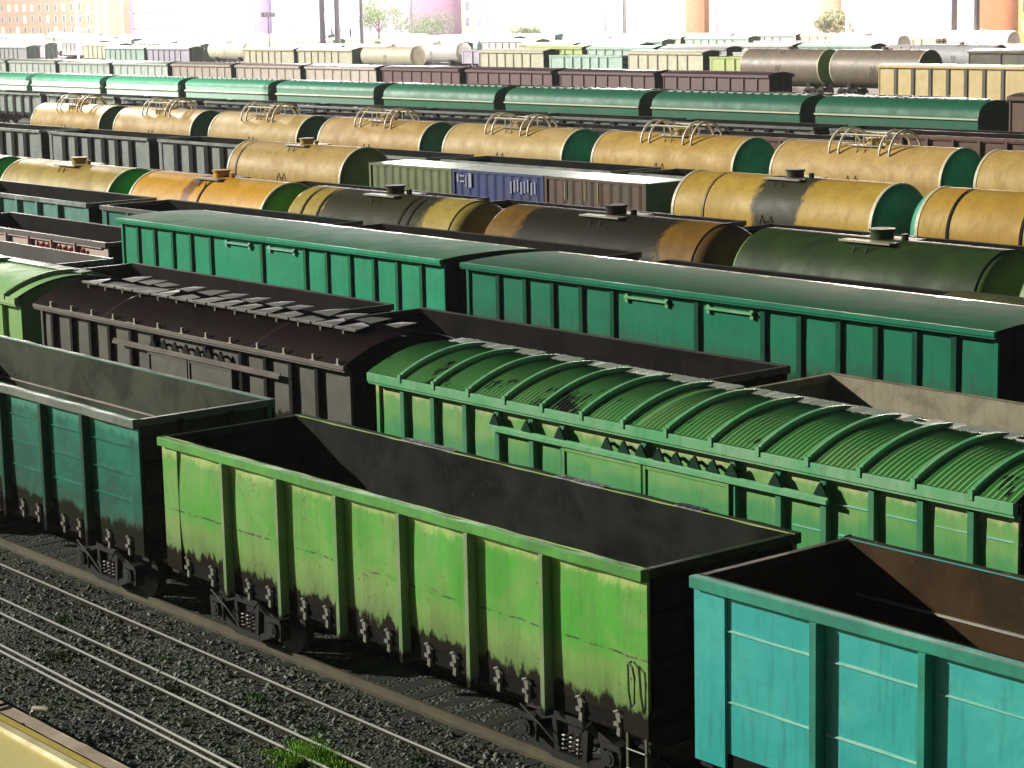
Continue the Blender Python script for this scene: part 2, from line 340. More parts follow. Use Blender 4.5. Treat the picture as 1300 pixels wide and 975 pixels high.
# ------------------------------------------------------------------ covered wagons with a curved or shallow roof
def roof_z(y, h, ze, rise): return ze+rise*(1-(y/h)**2)
def covered(xl, xr, cy, W, ze, rise, posts, door, mat, roofm, label, group=None, ribs=None, trim=None, near=2, corr=True, overhang=.06,
            swx=(), pegs=False, walkway=False, brackets=False, ridge=True, pw=.14, cat='covered wagon', zb=1.15, eave=.13, rail=True, name='covered_boxcar', postm=None, seamm=None, pd=.11, endm=None):
    L = xr-xl; cx = (xl+xr)/2; h = W/2; yo = -h+.15; seed = xl
    r = empty(name, (cx, cy, 0), label, cat, group)
    px = [p-cx for p in posts]; edges = sorted([-L/2]+px+[L/2]); dn = .018
    def bulge(x, z):
        for a, b in zip(edges[:-1], edges[1:]):
            if a <= x <= b:
                u = (x-a)/(b-a); return dn*(hsh(a+seed)-.3)*math.sin(math.pi*u)*math.sin(math.pi*(z-zb)/(ze-zb))*1.6+.005*math.sin(7*z+a)*math.sin(math.pi*u)
        return 0
    nx = int(L/(.2 if near else .8)); nz = 12 if near else 3
    for s in (-1, 1):
        b = MB(); b.grid(nx, nz, lambda u, v: (-L/2+u*L, s*(-yo+bulge(-L/2+u*L, zb+v*(ze-zb))), zb+v*(ze-zb)), s == 1)
        b.build('side_wall', mat, r, 50)
    for s in (-1, 1):
        b = MB(); pts = [(yo,zb),(-yo,zb)]+[(y, roof_z(y, h, ze-.03, rise)) for y in [(-yo)*(1-2*k/14) for k in range(15)]]
        x = s*(L/2-.02); b.prism(pts, *sorted((x, x-s*.05)))
        for y in (-.9, 0, .9): b.box(*sorted((x+s*.002, x+s*.08)), y-.07, y+.07, zb, ze-.05)
        for z in (zb+.1, zb+1.0): b.box(*sorted((x+s*.003, x+s*.06)), yo+.02, -yo-.02, z, z+.12)
        b.build('end_wall', endm or paint((.008,.028,.016), (.006,.012,.008), rust=.4, spec=.15, chips=0), r)  # default end colour darkened to carry the shade of the end faces
    # roof skin
    ho = h+overhang; K = 18; cw = .11
    nxr = int(L/(cw/2)) if corr and near else max(2, int(L/1.0))
    def rf(u, v):
        x = -L/2-.04+u*(L+.08); y = ho*(2*v-1)
        z = ze+.05+rise*(1-(y/ho)**2)
        if corr and near:
            ph = (x % cw)/cw; z += .024*(1 if ph < .5 else 0)
        return (x, y, z+.006*math.sin(x*2.1+y*3+seed)*math.sin(5*v))
    b = MB(); b.grid(nxr, K, rf); b.build('roof', roofm, r, 35)
    tr = MB()
    for s in (-1, 1):
        tr.box(-L/2-.05, L/2+.05, *sorted((s*(h-.02), s*(ho+.04))), ze-eave, ze+.055)
        tr.box(-L/2-.05, L/2+.05, *sorted((s*(h-.05), s*(ho+.01))), ze-eave-.05, ze-eave-.004)
    tr.build('eave_rail', trim or mat, r, 0, .01 if near else 0)
    if ribs:
        rb = MB(); 
        n = 16; vs = []; fs = []
        for k in range(n+1):
            y = ho*(2*k/n-1)*.995; z = ze+.055+rise*(1-(y/ho)**2)
            vs += [(-.05,y,z),(.05,y,z),(.04,y,z+.10),(-.04,y,z+.10)]
        for k in range(n):
            for q in range(4): fs.append((k*4+q, (k+1)*4+q, (k+1)*4+(q+1)%4, k*4+(q+1)%4))
        fs += [(0,1,2,3),(4*n+3,4*n+2,4*n+1,4*n)]
        rb.add(vs, fs)
        rb.box(-.045,.045,-ho-.06,-ho+.03,ze-.02,ze+.14)
        rme = rb.mesh('roof_rib', trim or mat)
        for x in ribs: link('roof_rib', rme, r, 0, (x-cx, 0, 0))
    if ridge:
        wb = MB(); zz = ze+rise+.09
        for yy in (.30, .52): wb.box(-L/2+.15, L/2-.15, yy, yy+.03, zz-.03, zz-.002)
        for k in range(int(L/.23)):
            x0 = -L/2+.2+k*.23
            if hsh(k+seed) < .10: continue
            y0 = .05*(hsh(k*3+seed)-.5); dz = .015*hsh(k*5+seed)
            wb.add([(x0,.22+y0,zz+dz*.3),(x0+.2,.22-y0,zz),(x0+.2,.60,zz+.02),(x0,.60+y0,zz+dz+.02)], [(0,1,2,3)]); wb.box(x0+.08,x0+.10,.3,.52,zz-.09,zz)
        wb.build('roof_walkway', plain('galvanised walkway', (.40,.44,.36), .35, .1), r)
    if walkway:
        wb = MB(); zz = ze+rise*.95+.12
        for k in range(14):
            x0 = -L/2+.8+k*(L-1.6)/14; d = (L-1.6)/14-.08; j1, j2, j3 = hsh(k+.3), hsh(k*2+.7), hsh(k*5+.1)
            wb.add([(x0,-.62,zz),(x0+d,-.70,zz),(x0+d+.12-.3*j1,-.35+.35*j2,zz+.02+.06*j1),(x0+.1+.2*j3,-.30+.4*j1,zz+.04)], [(0,1,2,3)])
            wb.box(x0+.3,x0+.36,-.72,-.66,zz-.30,zz)
            wb.box(x0,x0+d,-.72,-.66,zz-.03,zz+.02)
        for k in range(13):
            j1, j2 = hsh(k+9.3), hsh(k*3+2.7); x0 = -L/2+1.2+k*.95+.4*j1; wb.add([(x0,.0,zz+.06),(x0+.5+.4*j2,-.1,zz+.05),(x0+.8,.25+.3*j2,zz+.08+.08*j1),(x0+.2,.3,zz+.10)], [(0,1,2,3)])
        wb.build('roof_walkway', plain('galvanised plates', (.10,.10,.08), .6, 0), r)
    if pegs:
        pg = MB(); pg.box(-.03, .03, -ho-.03, -ho+.03, ze+.02, ze+.19); pg.box(-.09, .09, -ho-.04, -ho+.02, ze+.03, ze+.07)
        pgm = pg.mesh('eave_peg', plain('worn steel', (.35,.33,.28), .5, .3))
        for x in pegs: link('eave_peg', pgm, r, 0, (x-cx, 0, 0))
    pk = MB(); pk.prism([(-pw/2,0),(pw/2,0),(pw/2-.01,-pd),(-pw/2+.01,-pd)], zb, ze-eave-.052, 'z')
    if near:
        pme = pk.mesh('side_post', postm or mat)
        for x in px: link('side_post', pme, r, 0, (x, yo-.002, 0))
        pk = MB()
        for x in px: pk.box(x-pw/2, x+pw/2, -yo+.002, -yo+.1, zb, ze-eave-.052)
        pk.build('far_side_ribs', mat, r)
    else:
        for s in (-1, 1):
            b = MB(); b.box(-L/2+.15, L/2-.15, *sorted((s*(-yo+.003), s*(-yo+.05))), ze-eave-.12, ze-eave-.054)
            for x in px: b.box(x-pw/2, x+pw/2, *sorted((s*(-yo+.002), s*(-yo+.10))), zb, ze-eave-.056)
            b.build('side_ribs', postm or mat, r)
    for s in (-1, 1):
        b = MB(); b.box(*sorted((s*L/2, s*(L/2-.10))), yo-.06, yo-.002, zb, ze-eave-.052); b.build('corner_post', mat, r)
    if door:                                         # (left edge, middle, right edge, head height)
        a, m_, b_, zh = door; a -= cx; m_ -= cx; b_ -= cx
        for q0, q1 in ((a, m_-.03), (m_+.03, b_)):
            d = MB(); d.grid(14, 10, lambda u, v: (q0+u*(q1-q0), yo-.13-.022*math.sin(math.pi*u)*math.sin(math.pi*v), zb+.05+v*(zh-zb-.05)))
            d.box(q0, q1, yo-.129, yo-.10, zb+.05, zh)
            o = d.build('sliding_door', mat, r, 40)
            k = MB(); k.box(q0, q0+.06, yo-.16, yo-.131, zb+.05, zh); k.box(q1-.06, q1, yo-.16, yo-.131, zb+.05, zh); k.box(q0+.061, q1-.061, yo-.155, yo-.131, zh-.06, zh); k.build('door_frame', mat, o)
    if door and rail:
        a, m_, b_, zh = door
        rr = MB(); x0 = rail[0]-cx; x1 = rail[1]-cx; rr.box(x0, x1, yo-.21, yo-.14, zh+.03, zh+.10)
        rr.box(x0, x1, yo-.17, yo-.145, zh+.10, zh+.15)
        rr.build('door_track', trim or mat, r)
        if brackets:
            bk = MB(); bk.prism([(-.15,.152),(.15,.152),(.02,.36),(-.02,.36)], yo-.19, yo-.15, 'y'); bk.box(-.03,.03,yo-.16,yo-.002,.20,.26)
            bkm = bk.mesh('track_bracket', paint((.008,.045,.022), rust=.2, spec=.1) if postm is not BLACK else BLACK)  # dark colour carries the shadow at the brackets
            for x in brackets: link('track_bracket', bkm, r, 0, (x-cx, 0, zh))
    if swx:
        sw = MB()
        for a, b_, zz in swx: sw = MB(); sw.prism([(yo-.035,zz),(yo+.01,zz-.025),(yo+.01,zz+.025)], a-cx, b_-cx); sw.build('panel_seam', seamm or trim or mat, r)
    b = MB(); b.box(-L/2, L/2, yo-.05, yo+.05, zb-.14, zb-.001); b.box(-L/2, L/2, -yo-.05, -yo+.05, zb-.14, zb-.001); b.build('side_sill', BLACK, r)
    running_gear(r, L)
    return r

# ------------------------------------------------------------------ tank cars
def tank(xl, xr, cy, label, mat, endm, group=None, rad=1.5, zc=2.9, dome=.12, rails=False, bands=(), detail=True, frame=None, hatchm=None, bandm=None, capdish=.25, flange=True):
    L = xr-xl; cx = (xl+xr)/2
    r = empty('tank_car', (cx, cy, 0), label, 'tank wagon', group)
    n = 40 if detail else 24
    b = MB(); b.tube([(-L/2+.12,0,zc),(-L/2+.13,0,zc),(0,0,zc),(L/2-.13,0,zc),(L/2-.12,0,zc)], [rad-.02,rad,rad,rad,rad-.02], n, False)
    sh = b.build('tank_shell', mat, r, 50)
    for s in (-1, 1):
        d = MB(); ks = 7; path = []; rr = []
        for k in range(ks+1):
            a = k/ks*math.pi/2; path.append((s*(L/2-.125+capdish*math.sin(a)), 0, zc)); rr.append(max(.02, (rad-.03)*math.cos(a)**.45 if capdish < .5 else (rad-.03)*math.cos(a)))
        d.tube(path, rr, n); d.build('tank_end', endm, r, 60)
        if flange:
            f = MB(); f.tube([(s*(L/2-.24),0,zc),(s*(L/2-.11),0,zc)], rad+.02, n); f.build('end_ring', plain('pale ring paint', (.62,.56,.36), .5) if frame is None else frame, sh)
    if bands:
        bd = MB()
        for x in bands: bd.tube([(x-cx-.05,0,zc),(x-cx+.05,0,zc)], rad+.03, n, False)
        bd.build('clamp_band', bandm or BLACK, sh, 50)
    # hatch
    hm = hatchm or mat
    ht = MB(); ht.tube([(0,0,zc+rad-.05),(0,0,zc+rad+.20)], .32, 16); ht.tube([(0,0,zc+rad+.20),(0,0,zc+rad+.26)], .37, 16); ht.tube([(.8,0,zc+rad-.05),(.8,0,zc+rad+.16)], .1, 8); ht.build('dome_hatch', hm, r, 40)
    pf = MB(); pf.box(-.9,.9,-.75,-.35,zc+rad-.08,zc+rad-.03); pf.box(-.9,.9,.35,.75,zc+rad-.08,zc+rad-.03)
    pf.build('platform', plain('hatch platform', (.30,.28,.2), .5), r)
    if rails:
        for x in (-1.45, 1.45):
            for dx in (-.28, .28):
                g = MB(); g.tube([(x+dx, 1.05*math.cos(math.pi*k/14), zc+rad*.72+(1.05)*math.sin(math.pi*k/14)) for k in range(15)], .055, 6)
                g.build('hoop_rail', plain('cream rail', (.85,.74,.58), .45), r)
        g = MB()
        for y in (-.72, .72):
            g.tube([(-1.35,y,zc+rad+.42),(1.35,y,zc+rad+.42)], .035, 5)
        for x in (-.45,0,.45):
            for y in (-.72,.72): g.tube([(x,y,zc+rad-.1),(x,y,zc+rad+.42)], .03, 5)
        for k in range(6): g.tube([(-.7+k*.27,-.3,zc+rad+.05),(-.6+k*.27,.3,zc+rad+.3)], .03, 5)
        g.build('guard_rail', plain('cream rail', (.85,.74,.58), .45), r)
    ld = MB()
    for x in (-.22,.22): ld.tube([(x,-rad*1.03,1.3),(x,-rad*1.06,zc),(x,-rad*.55,zc+rad*.9)], .022, 5)
    for k in range(6): ld.tube([(-.22,-rad*1.05,1.5+k*.28),(.22,-rad*1.05,1.5+k*.28)], .015, 4)
    ld.build('ladder', STEEL, r)
    b = MB(); b.box(-L/2-.3,L/2+.3,-.17,.17,.95,1.28)
    for s in (-1,1):
        b.box(*sorted((s*(L/2-1.9),s*(L/2-2.4))), -1.15, 1.15, 1.0, 1.75); b.box(*sorted((s*(L/2+.08),s*(L/2+.3))), -1.4, 1.4, 1.0, 1.28)
    b.build('saddle_frame', STEEL, r)
    for s in (-1, 1): bogie(r, s*(L/2-1.7)); coupler(r, s*(L/2+.3), s)
    return r

# ------------------------------------------------------------------ ground
def gravel():
    m = bpy.data.materials.new('gravel'); m.use_nodes = True; t = m.node_tree; bs = t.nodes['Principled BSDF']
    tc = N(t, 'ShaderNodeTexCoord'); co = tc.outputs['Object']
    v = N(t, 'ShaderNodeTexVoronoi'); v.inputs['Scale'].default_value = 16; t.links.new(co, v.inputs['Vector'])
    sp = N(t, 'ShaderNodeSeparateColor'); t.links.new(v.outputs['Color'], sp.inputs[0])
    c = mix(t, math2(t, 'POWER', sp.outputs[0], 2.2), (.012,.016,.011), (.13,.15,.115))
    big = noise(t, co, .35, 5, .7)
    c = mix(t, ramp(t, big, .42, .62), c, (.022,.026,.020))
    ms = noise(t, co, .8, 6, .7); c = mix(t, math2(t, 'MULTIPLY', ramp(t, ms, .50, .66), .8), c, (.045,.062,.014))
    t.links.new(c, bs.inputs['Base Color']); bs.inputs['Roughness'].default_value = .85
    b = N(t, 'ShaderNodeBump'); b.inputs['Strength'].default_value = 1; b.inputs['Distance'].default_value = .05
    inv = math2(t, 'SUBTRACT', 1, v.outputs['Distance']); t.links.new(inv, b.inputs['Height']); t.links.new(b.outputs[0], bs.inputs['Normal'])
    return m
GR = gravel()
g = MB(); g.add([(-2500,-400,-.25),(900,-400,-.25),(900,2500,-.25),(-2500,2500,-.25)], [(0,1,2,3)]); tag(g.build('ground', plain('far ballast', (.10,.10,.09), .9)), kind='structure')
g = MB()
def gf(u, v):
    x = -48+u*44; y = 13.9+v*9; return (x, y, -.075-.12/(1+math.exp(-(y-19.0)*7))+.02*math.sin(x*1.1+y*2)+.03*(hsh(u*991, v*557)-.5))
g.grid(440, 110, gf); tag(g.build('ballast', GR, smooth=60), kind='structure')
# loose stones
stm = []
for k, c in enumerate(((.06,.07,.055),(.13,.15,.12),(.27,.29,.24))): stm.append(plain('stone%d' % k, c, .8))
sb = MB(); mi = []
for i in range(9000):
    x = -42+rnd.random()**.8*24; y = 14.15+rnd.random()*5.4; s = .018+.05*rnd.random()**2; a = rnd.random()*6.3; z = (-.085 if y < 18.9 else -.19)+rnd.random()*.03
    vs = [(x+s*math.cos(a+k*2.09)*(1+.3*rnd.random()), y+s*math.sin(a+k*2.09), z+s*.2*rnd.random()) for k in range(3)]
    vs += [(x+s*.5*math.cos(a+1+k*2.09), y+s*.5*math.sin(a+1+k*2.09), z+s*(.7+.4*rnd.random())) for k in range(3)]
    sb.add(vs, [(3,4,5),(0,1,4,3),(1,2,5,4),(2,0,3,5)]); q = min(2, int(rnd.random()**1.5*3)); mi += [q]*4
st = sb.mesh('loose_stones', stm[0])
for m in stm[1:]: st.materials.append(m)
st.polygons.foreach_set('material_index', mi); tag(link('loose_stones', st), 'loose crushed stones scattered over the dark track bed', 'stones', kind='stuff')

# ------------------------------------------------------------------ tracks
def rail_profile(b, x0, y0, x1, y1, z=0.):
    d = (y1-y0)/(x1-x0)
    prof = [(-.066,-.18),(.066,-.18),(.066,-.165),(.012,-.15),(.01,-.045),(.036,-.035),(.036,-.004),(.03,0),(-.03,0),(-.036,-.004),(-.036,-.035),(-.01,-.045),(-.012,-.15),(-.066,-.165)]
    n = len(prof); vs = [(x0,y0+p,z+q) for p,q in prof]+[(x1,y1+p,z+q) for p,q in prof]
    b.add(vs, [(i,(i+1)%n,n+(i+1)%n,n+i) for i in range(n)])
def rail(parent, x0, y0, x1, y1, top=True):
    b = MB(); rail_profile(b, x0, y0, x1, y1); me = b.mesh('rail', RAILM); me.materials.append(RAILTOP)
    if top: me.polygons[7].material_index = 1
    return link('rail', me, parent)
TIMBER = paint((.022,.020,.015), rust=.2, rough=.8, bump=.5, chips=0)
def sleepers(parent, x0, x1, cy, half=1.35, step=.6, zt=-.165):
    s = MB(); x = x0
    while x < x1:
        j = (hsh(x)-.5)*.05; s.box(x-.12+j, x+.12+j, cy-half+j, cy+half+j, zt-.12, zt-.01+.01*hsh(x*3)); x += step
    return s.build('sleepers', TIMBER, parent)
t1 = empty('railway_track', (0,0,0), 'shiny rail pair nearest the front wagons, far pair of the turnout', 'railway track')
rail(t1, -80, 18.62+.9, -4, 18.15); rail(t1, -80, 17.98, -4, 16.55); sleepers(t1, -80, -4, 17.2, 1.6, zt=-.17)
t2 = empty('railway_track', (0,0,0), 'shiny rail pair beside the yellow kerb wall with a check rail', 'railway track')
rail(t2, -80, 18.35, -4, 17.06); rail(t2, -80, 17.55, -4, 15.35)
tag(rail(t2, -80, 17.40, -4, 15.18), 'check rail close against the outer rail')
ROWS = [20.56, 26.85, 30.7, 36.3, 40.85, 44.9, 51.0, 58.0, 67.4, 72.5, 79, 90, 96, 104, 121, 139, 157, 172]
for i, y in enumerate(ROWS):
    x1 = -2 if y < 60 else 0
    x0 = -60-2.6*y
    b = MB(); 
    for s in (-.76, .76): rail_profile(b, x0, y+s, x1, y+s)
    r = b.build('railway_track', RAILM if i else paint((.085,.075,.032), (.05,.042,.02), rust=.5, rough=.6, rustc=(.10,.06,.02), chips=.4)); tag(r, kind='structure')
    if y < 60: tag(sleepers(r, x0, x1, y, 1.35, .6 if y < 25 else 1.2), kind='stuff')
    bal = MB(); bal.prism([(y-2.1,-.24),(y+2.1,-.24),(y+1.6,-.175),(y-1.6,-.175)], x0, x1); tag(bal.build('ballast', GR if y < 30 else plain('ballast', (.07,.07,.06), .9)), kind='structure')

# ------------------------------------------------------------------ row 1, nearest wagons
IN_DARK = paint((.016,.020,.015), (.005,.006,.005), rust=.5, rough=.75, streak=.7, rustc=(.06,.045,.03), spec=.08, chips=.5)
IN_OLIVE = paint((.050,.062,.032), (.016,.02,.012), rust=.5, rough=.65, streak=.6, spec=.15, rustc=(.10,.07,.03))
IN_BROWN = paint((.060,.036,.014), (.03,.018,.008), rust=.6, rough=.75, streak=.6, spec=.1, chips=.6)
IN_BEIGE = paint((.30,.27,.18), (.15,.13,.08), rust=.8, rough=.75, streak=.5, rustc=(.08,.05,.03), chips=.6)
P_LIME = paint((.065,.36,.030), (.17,.35,.075), rust=.85, dirt=1.48, rough=.40, streak=.35, fade=(.20,.33,.085), fadez=1.95, chips=.9, top_wear_glint=(3.20,(.40,.52,.16)), seam=2.22, bump=.35)
P_LIMER = paint((.09,.36,.05), (.05,.22,.03), rust=.6, rough=.42, streak=.3, chips=1.)
P_LIMEP = paint((.22,.30,.14), (.10,.26,.06), rust=.5, rough=.5, streak=.4, chips=.5, dirt=1.05)
P_DTEAL = paint((.003,.18,.115), (.003,.09,.06), rust=.35, dirt=1.6, rough=.42, spec=.22, streak=.6, chips=.6, dirtc=(.008,.014,.009), top_wear_glint=(3.3,(.05,.26,.18)), bump=.4)  # paler panel tops are painted glints
P_DTEALP = paint((.004,.06,.035), rust=.3, dirt=1.3, rough=.35, spec=.3)
P_TEAL = paint((.030,.36,.33), (.055,.42,.38), rust=.35, rough=.36, streak=.5, chips=.7, bump=.4, spec=.35)
P_TEALP = paint((.02,.30,.20), (.012,.18,.12), rust=.2, rough=.4, streak=.4)
W_LINE = paint((.30,.56,.46), (.14,.46,.36), rust=.1, rough=.4, chips=.2)  # pale seam colour, paints the glint along the swages
gondola(-47.25, -34.52, 20.56, 3.65, 3.1, [-45.1,-43.4,-41.7,-39.95,-38.2,-36.52], P_DTEAL, IN_OLIVE, 'dark teal open wagon at the left edge of the front row', swages=(2.05,2.55,3.08), lines=P_DTEAL,
        rail=paint((.16,.19,.15), (.08,.11,.08), rust=.5), latches=True, pw=.15, postm=P_DTEALP, load=(2.35,.12,plain('coal', (.008,.008,.008), .8)), zb=1.3, inseam=2.75)
gondola(-33.66, -20.9, 20.56, 3.48, 3.13, [-31.52,-29.82,-28.11,-26.41,-24.72,-23.0], P_LIME, IN_DARK, 'bright lime green open wagon with grimy lower edge in the front row', rail=P_LIMER, postm=P_LIMEP, handle=True, pw=.13, dent=.06, cornerw=.5, rail2=paint((.035,.06,.025), (.015,.02,.012), rust=.5, spec=.2))
G1 = [o for o in bpy.data.objects if o.get('label','').startswith('bright lime')][0]
for x0, ln in ((-2.3,.75),(1.7,.6),(4.2,.3)):
    k = MB(); s0 = x0*7
    k.grid(60, 3, lambda u, v: (x0+(2*u-1)*ln, 1.41+v*.15, 3.489+.012*hsh(u*50+s0, v)))
    k.grid(60, 3, lambda u, v: (x0+(2*u-1)*ln+.03*hsh(u*33,v), 1.398-.01*hsh(u*80,v), 3.49-v*(.015+.13*abs(math.sin(u*9+s0)*math.sin(u*23+s0))*math.sin(math.pi*u)+.02*hsh(u*60+s0))))
    tag(k.build('pale_residue', paint((.36,.38,.38), (.2,.22,.2), rust=.5, rough=.7, chips=1), G1), kind='stuff')
gondola(-19.98, -7.25, 20.56, 3.60, 3.15, [-17.78,-16.06,-14.36,-12.65,-10.94,-9.2], P_TEAL, IN_BROWN, 'pale turquoise open wagon with brown interior at the lower right', cornerw=.56, wob=.15, rail2=paint((.06,.045,.025), (.03,.025,.015), rust=.6, spec=.2), inseam=2.85, swages=(2.0,2.95), lines=W_LINE,
        rail=P_TEALP, postm=P_TEALP, pw=.15, dent=.012, latches=False)

# ------------------------------------------------------------------ row 2
def flaky(col, col2, dark):
    m = paint(col, col2, rust=.25, rough=.36, streak=.2, chips=.15, bump=.05).copy(); t = m.node_tree; bs = t.nodes['Principled BSDF']
    tc = N(t, 'ShaderNodeTexCoord'); sp = N(t, 'ShaderNodeSeparateXYZ'); t.links.new(tc.outputs['Object'], sp.inputs[0])
    src = bs.inputs['Base Color'].links[0].from_socket
    n = noise(t, tc.outputs['Object'], .75, 2, .5, sc=(1,1,1)); n2 = noise(t, tc.outputs['Object'], 6, 3, .7, sc=(2.2,.35,1))
    a = math2(t, 'ADD', n, math2(t, 'MULTIPLY', n2, .55))
    yb = math2(t, 'MULTIPLY', ramp(t, sp.outputs[1], -.5, -1.55), .22)
    f = ramp(t, math2(t, 'ADD', a, yb), 1.045, 1.07)
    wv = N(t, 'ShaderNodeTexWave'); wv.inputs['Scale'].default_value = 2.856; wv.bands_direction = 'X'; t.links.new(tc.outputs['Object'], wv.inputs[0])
    c = mix(t, math2(t, 'MULTIPLY', wv.outputs['Fac'], .8), src, dark)  # stripes put the groove shading of the corrugation into the colour
    c = mix(t, f, c, (.008,.010,.008)); t.links.new(c, bs.inputs['Base Color'])
    return m
P_B = paint((.13,.37,.10), (.22,.40,.13), rust=.5, rough=.42, streak=.35, fade=(.04,.28,.10), fadez=2.55, rustc=(.22,.16,.07), chips=.3, spec=.3, top_wear_glint=(3.22,(.50,.52,.25)))
P_BT = paint((.10,.40,.16), (.22,.44,.24), rust=.2, rough=.4, chips=.4)
P_BP = paint((.03,.20,.09), (.05,.22,.10), rust=.2, rough=.45)
P_BROOF = flaky((.13,.40,.11), (.22,.38,.13), (.05,.26,.06))
bribs = [-35.82+1.104*k for k in range(1, 14)]+[-20.36]
covered(-35.80, -19.62, 26.85, 3.2, 3.56, .42, [-34.85,-33.85,-32.82,-31.82,-30.80,-29.9,-27.7,-25.5,-24.45,-23.45,-22.44,-21.45,-20.47], (-29.85,-27.70,-25.55,2.93), P_B, P_BROOF,
        'light green covered wagon with ribbed arched roof beside the lime open wagon', ribs=bribs, trim=P_BT, rail=(-31.95,-23.3), postm=P_BP,
        brackets=[-31.8,-30.85,-29.9,-28.6,-28.15,-27.7,-27.25,-26.8,-26.35,-25.9,-25.45,-24.45,-23.45], seamm=W_LINE,
        swx=[(a+.2,a+.82,z) for a in (-24.40,-23.40,-22.40,-21.40,-20.42) for z in (2.95,2.45)]+[(-34.7+k*1.0+.1,-34.7+k*1.0+.7,2.6) for k in range(0)])
P_H = paint((.10,.095,.07), (.05,.05,.035), rust=.5, rough=.5, dirt=2.3, dirtc=(.012,.018,.012))
P_HROOF = paint((.034,.014,.009), (.016,.009,.006), rust=.5, rough=.42, streak=.5, rustc=(.16,.05,.03))
covered(-50.45, -36.72, 26.85, 3.2, 3.58, .50, [-49.78,-48.77,-47.8,-46.85,-45.8,-44.75,-42.4,-40.9,-39.9,-38.9,-37.9], (-44.9,-43.1,-41.2,3.02), P_H, P_HROOF,
        'dark brown covered wagon with plates along its arched roof', corr=True, trim=paint((.17,.15,.13), (.10,.085,.07), rust=.8, rustc=(.16,.03,.02)), ridge=False, walkway=True, eave=.04,
        pegs=[-49.53,-48.45,-47.41,-46.35,-45.33,-44.23,-43.16,-42.1,-41.07,-39.97,-38.92,-37.81,-36.9], rail=(-46.5,-39.2), brackets=[-44.6,-44.1,-43.6,-43.1,-42.6,-42.1,-41.6], postm=BLACK)
P_B0 = paint((.26,.46,.14), (.2,.42,.12), rust=.2, rough=.4)
covered(-66.2, -51.55, 26.85, 3.2, 3.62, .44, [-65.2+1.05*k for k in range(5)]+[-57.6,-55.6,-54.6,-53.6,-52.6], None, P_B0, paint((.34,.62,.24), (.28,.56,.20), rust=.15, rough=.55, chips=0),
        'light green covered wagon with smooth arched roof at the left edge', corr=False, endm=P_B0, ribs=[-64.4+4.2*k for k in range(3)]+[-52.1], trim=paint((.34,.55,.22), rust=.2), ridge=True)

# ------------------------------------------------------------------ row 3, dark open wagons
IN_BLACK = paint((.010,.008,.006), (.004,.0035,.003), rust=.5, rough=.8, chips=0, rustc=(.035,.022,.012), spec=.08)
P_GREY = paint((.045,.043,.035), (.02,.02,.018), rust=.6, rough=.6, spec=.2)
GK = 'dark empty open wagons of the third row'
gondola(-72.6, -59.0, 30.7, 3.48, 3.0, None, P_GREY, paint((.06,.055,.045), rust=.5), 'dull grey open wagon behind the light green covered wagon at far left', near=1, rail=paint((.2,.2,.17), (.05,.05,.045), rust=.4), group=GK)
gondola(-57.75, -44.55, 30.7, 3.45, 3.0, None, P_GREY, IN_BLACK, 'black-brown open wagon behind the brown covered wagon', near=1, rail=paint((.12,.12,.10), (.03,.03,.028), rust=.5), group=GK)
gondola(-43.35, -30.75, 30.7, 3.48, 3.0, None, P_GREY, IN_BLACK, 'black-brown open wagon in front of the two green boxcars', near=1, rail=paint((.10,.09,.075), (.03,.03,.026), rust=.5), group=GK)
gondola(-29.60, -16.9, 30.7, 3.48, 3.0, None, P_GREY, IN_BEIGE, 'empty open wagon with pale beige inner walls at the right', near=1, rail=paint((.34,.31,.2), (.16,.14,.09), rust=.7), group=GK)

# ------------------------------------------------------------------ row 4, green boxcars
P_D2 = paint((.006,.20,.10), (.006,.15,.085), rust=.15, rough=.45, spec=.18, streak=.45, chips=.15, dirt=2.75, dirtc=(.012,.12,.05))
P_D1 = paint((.015,.34,.17), (.012,.27,.13), rust=.12, rough=.45, spec=.2, streak=.4, chips=.12)
P_DR = paint((.025,.10,.042), (.015,.13,.06), rust=.4, rough=.65, spec=.1, streak=.3, rustc=(.07,.06,.04))
P_DR1 = paint((.035,.18,.08), (.025,.15,.065), rust=.3, rough=.62, spec=.12, streak=.3)
covered(-44.9, -27.53, 36.3, 3.2, 4.19, .08, [-43.59,-42.5,-41.42,-40.33,-39.17,-36.24,-34.1,-32.99,-31.83,-30.77,-29.69,-28.65], None, P_D2, P_DR, 'long dark green boxcar, the right one of the two in the middle of the yard',
        corr=False, pd=.075, trim=P_D2, ridge=False, overhang=.05, eave=.06, pw=.16, postm=paint((.005,.09,.045), rust=.2, spec=.1), cat='boxcar', group='green boxcars in the middle row')
covered(-63.2, -45.85, 36.3, 3.2, 4.19, .08, [-62.16,-61.1,-59.97,-58.87,-57.7,-54.8,-52.5,-51.4,-50.25,-49.1,-48.0,-46.9], None, P_D1, P_DR1, 'long bright green boxcar with lighter walls, left of the dark green boxcar',
        corr=False, pd=.07, trim=P_D1, ridge=False, overhang=.05, eave=.06, pw=.15, postm=paint((.008,.17,.08), rust=.2, spec=.15), cat='boxcar', group='green boxcars in the middle row')
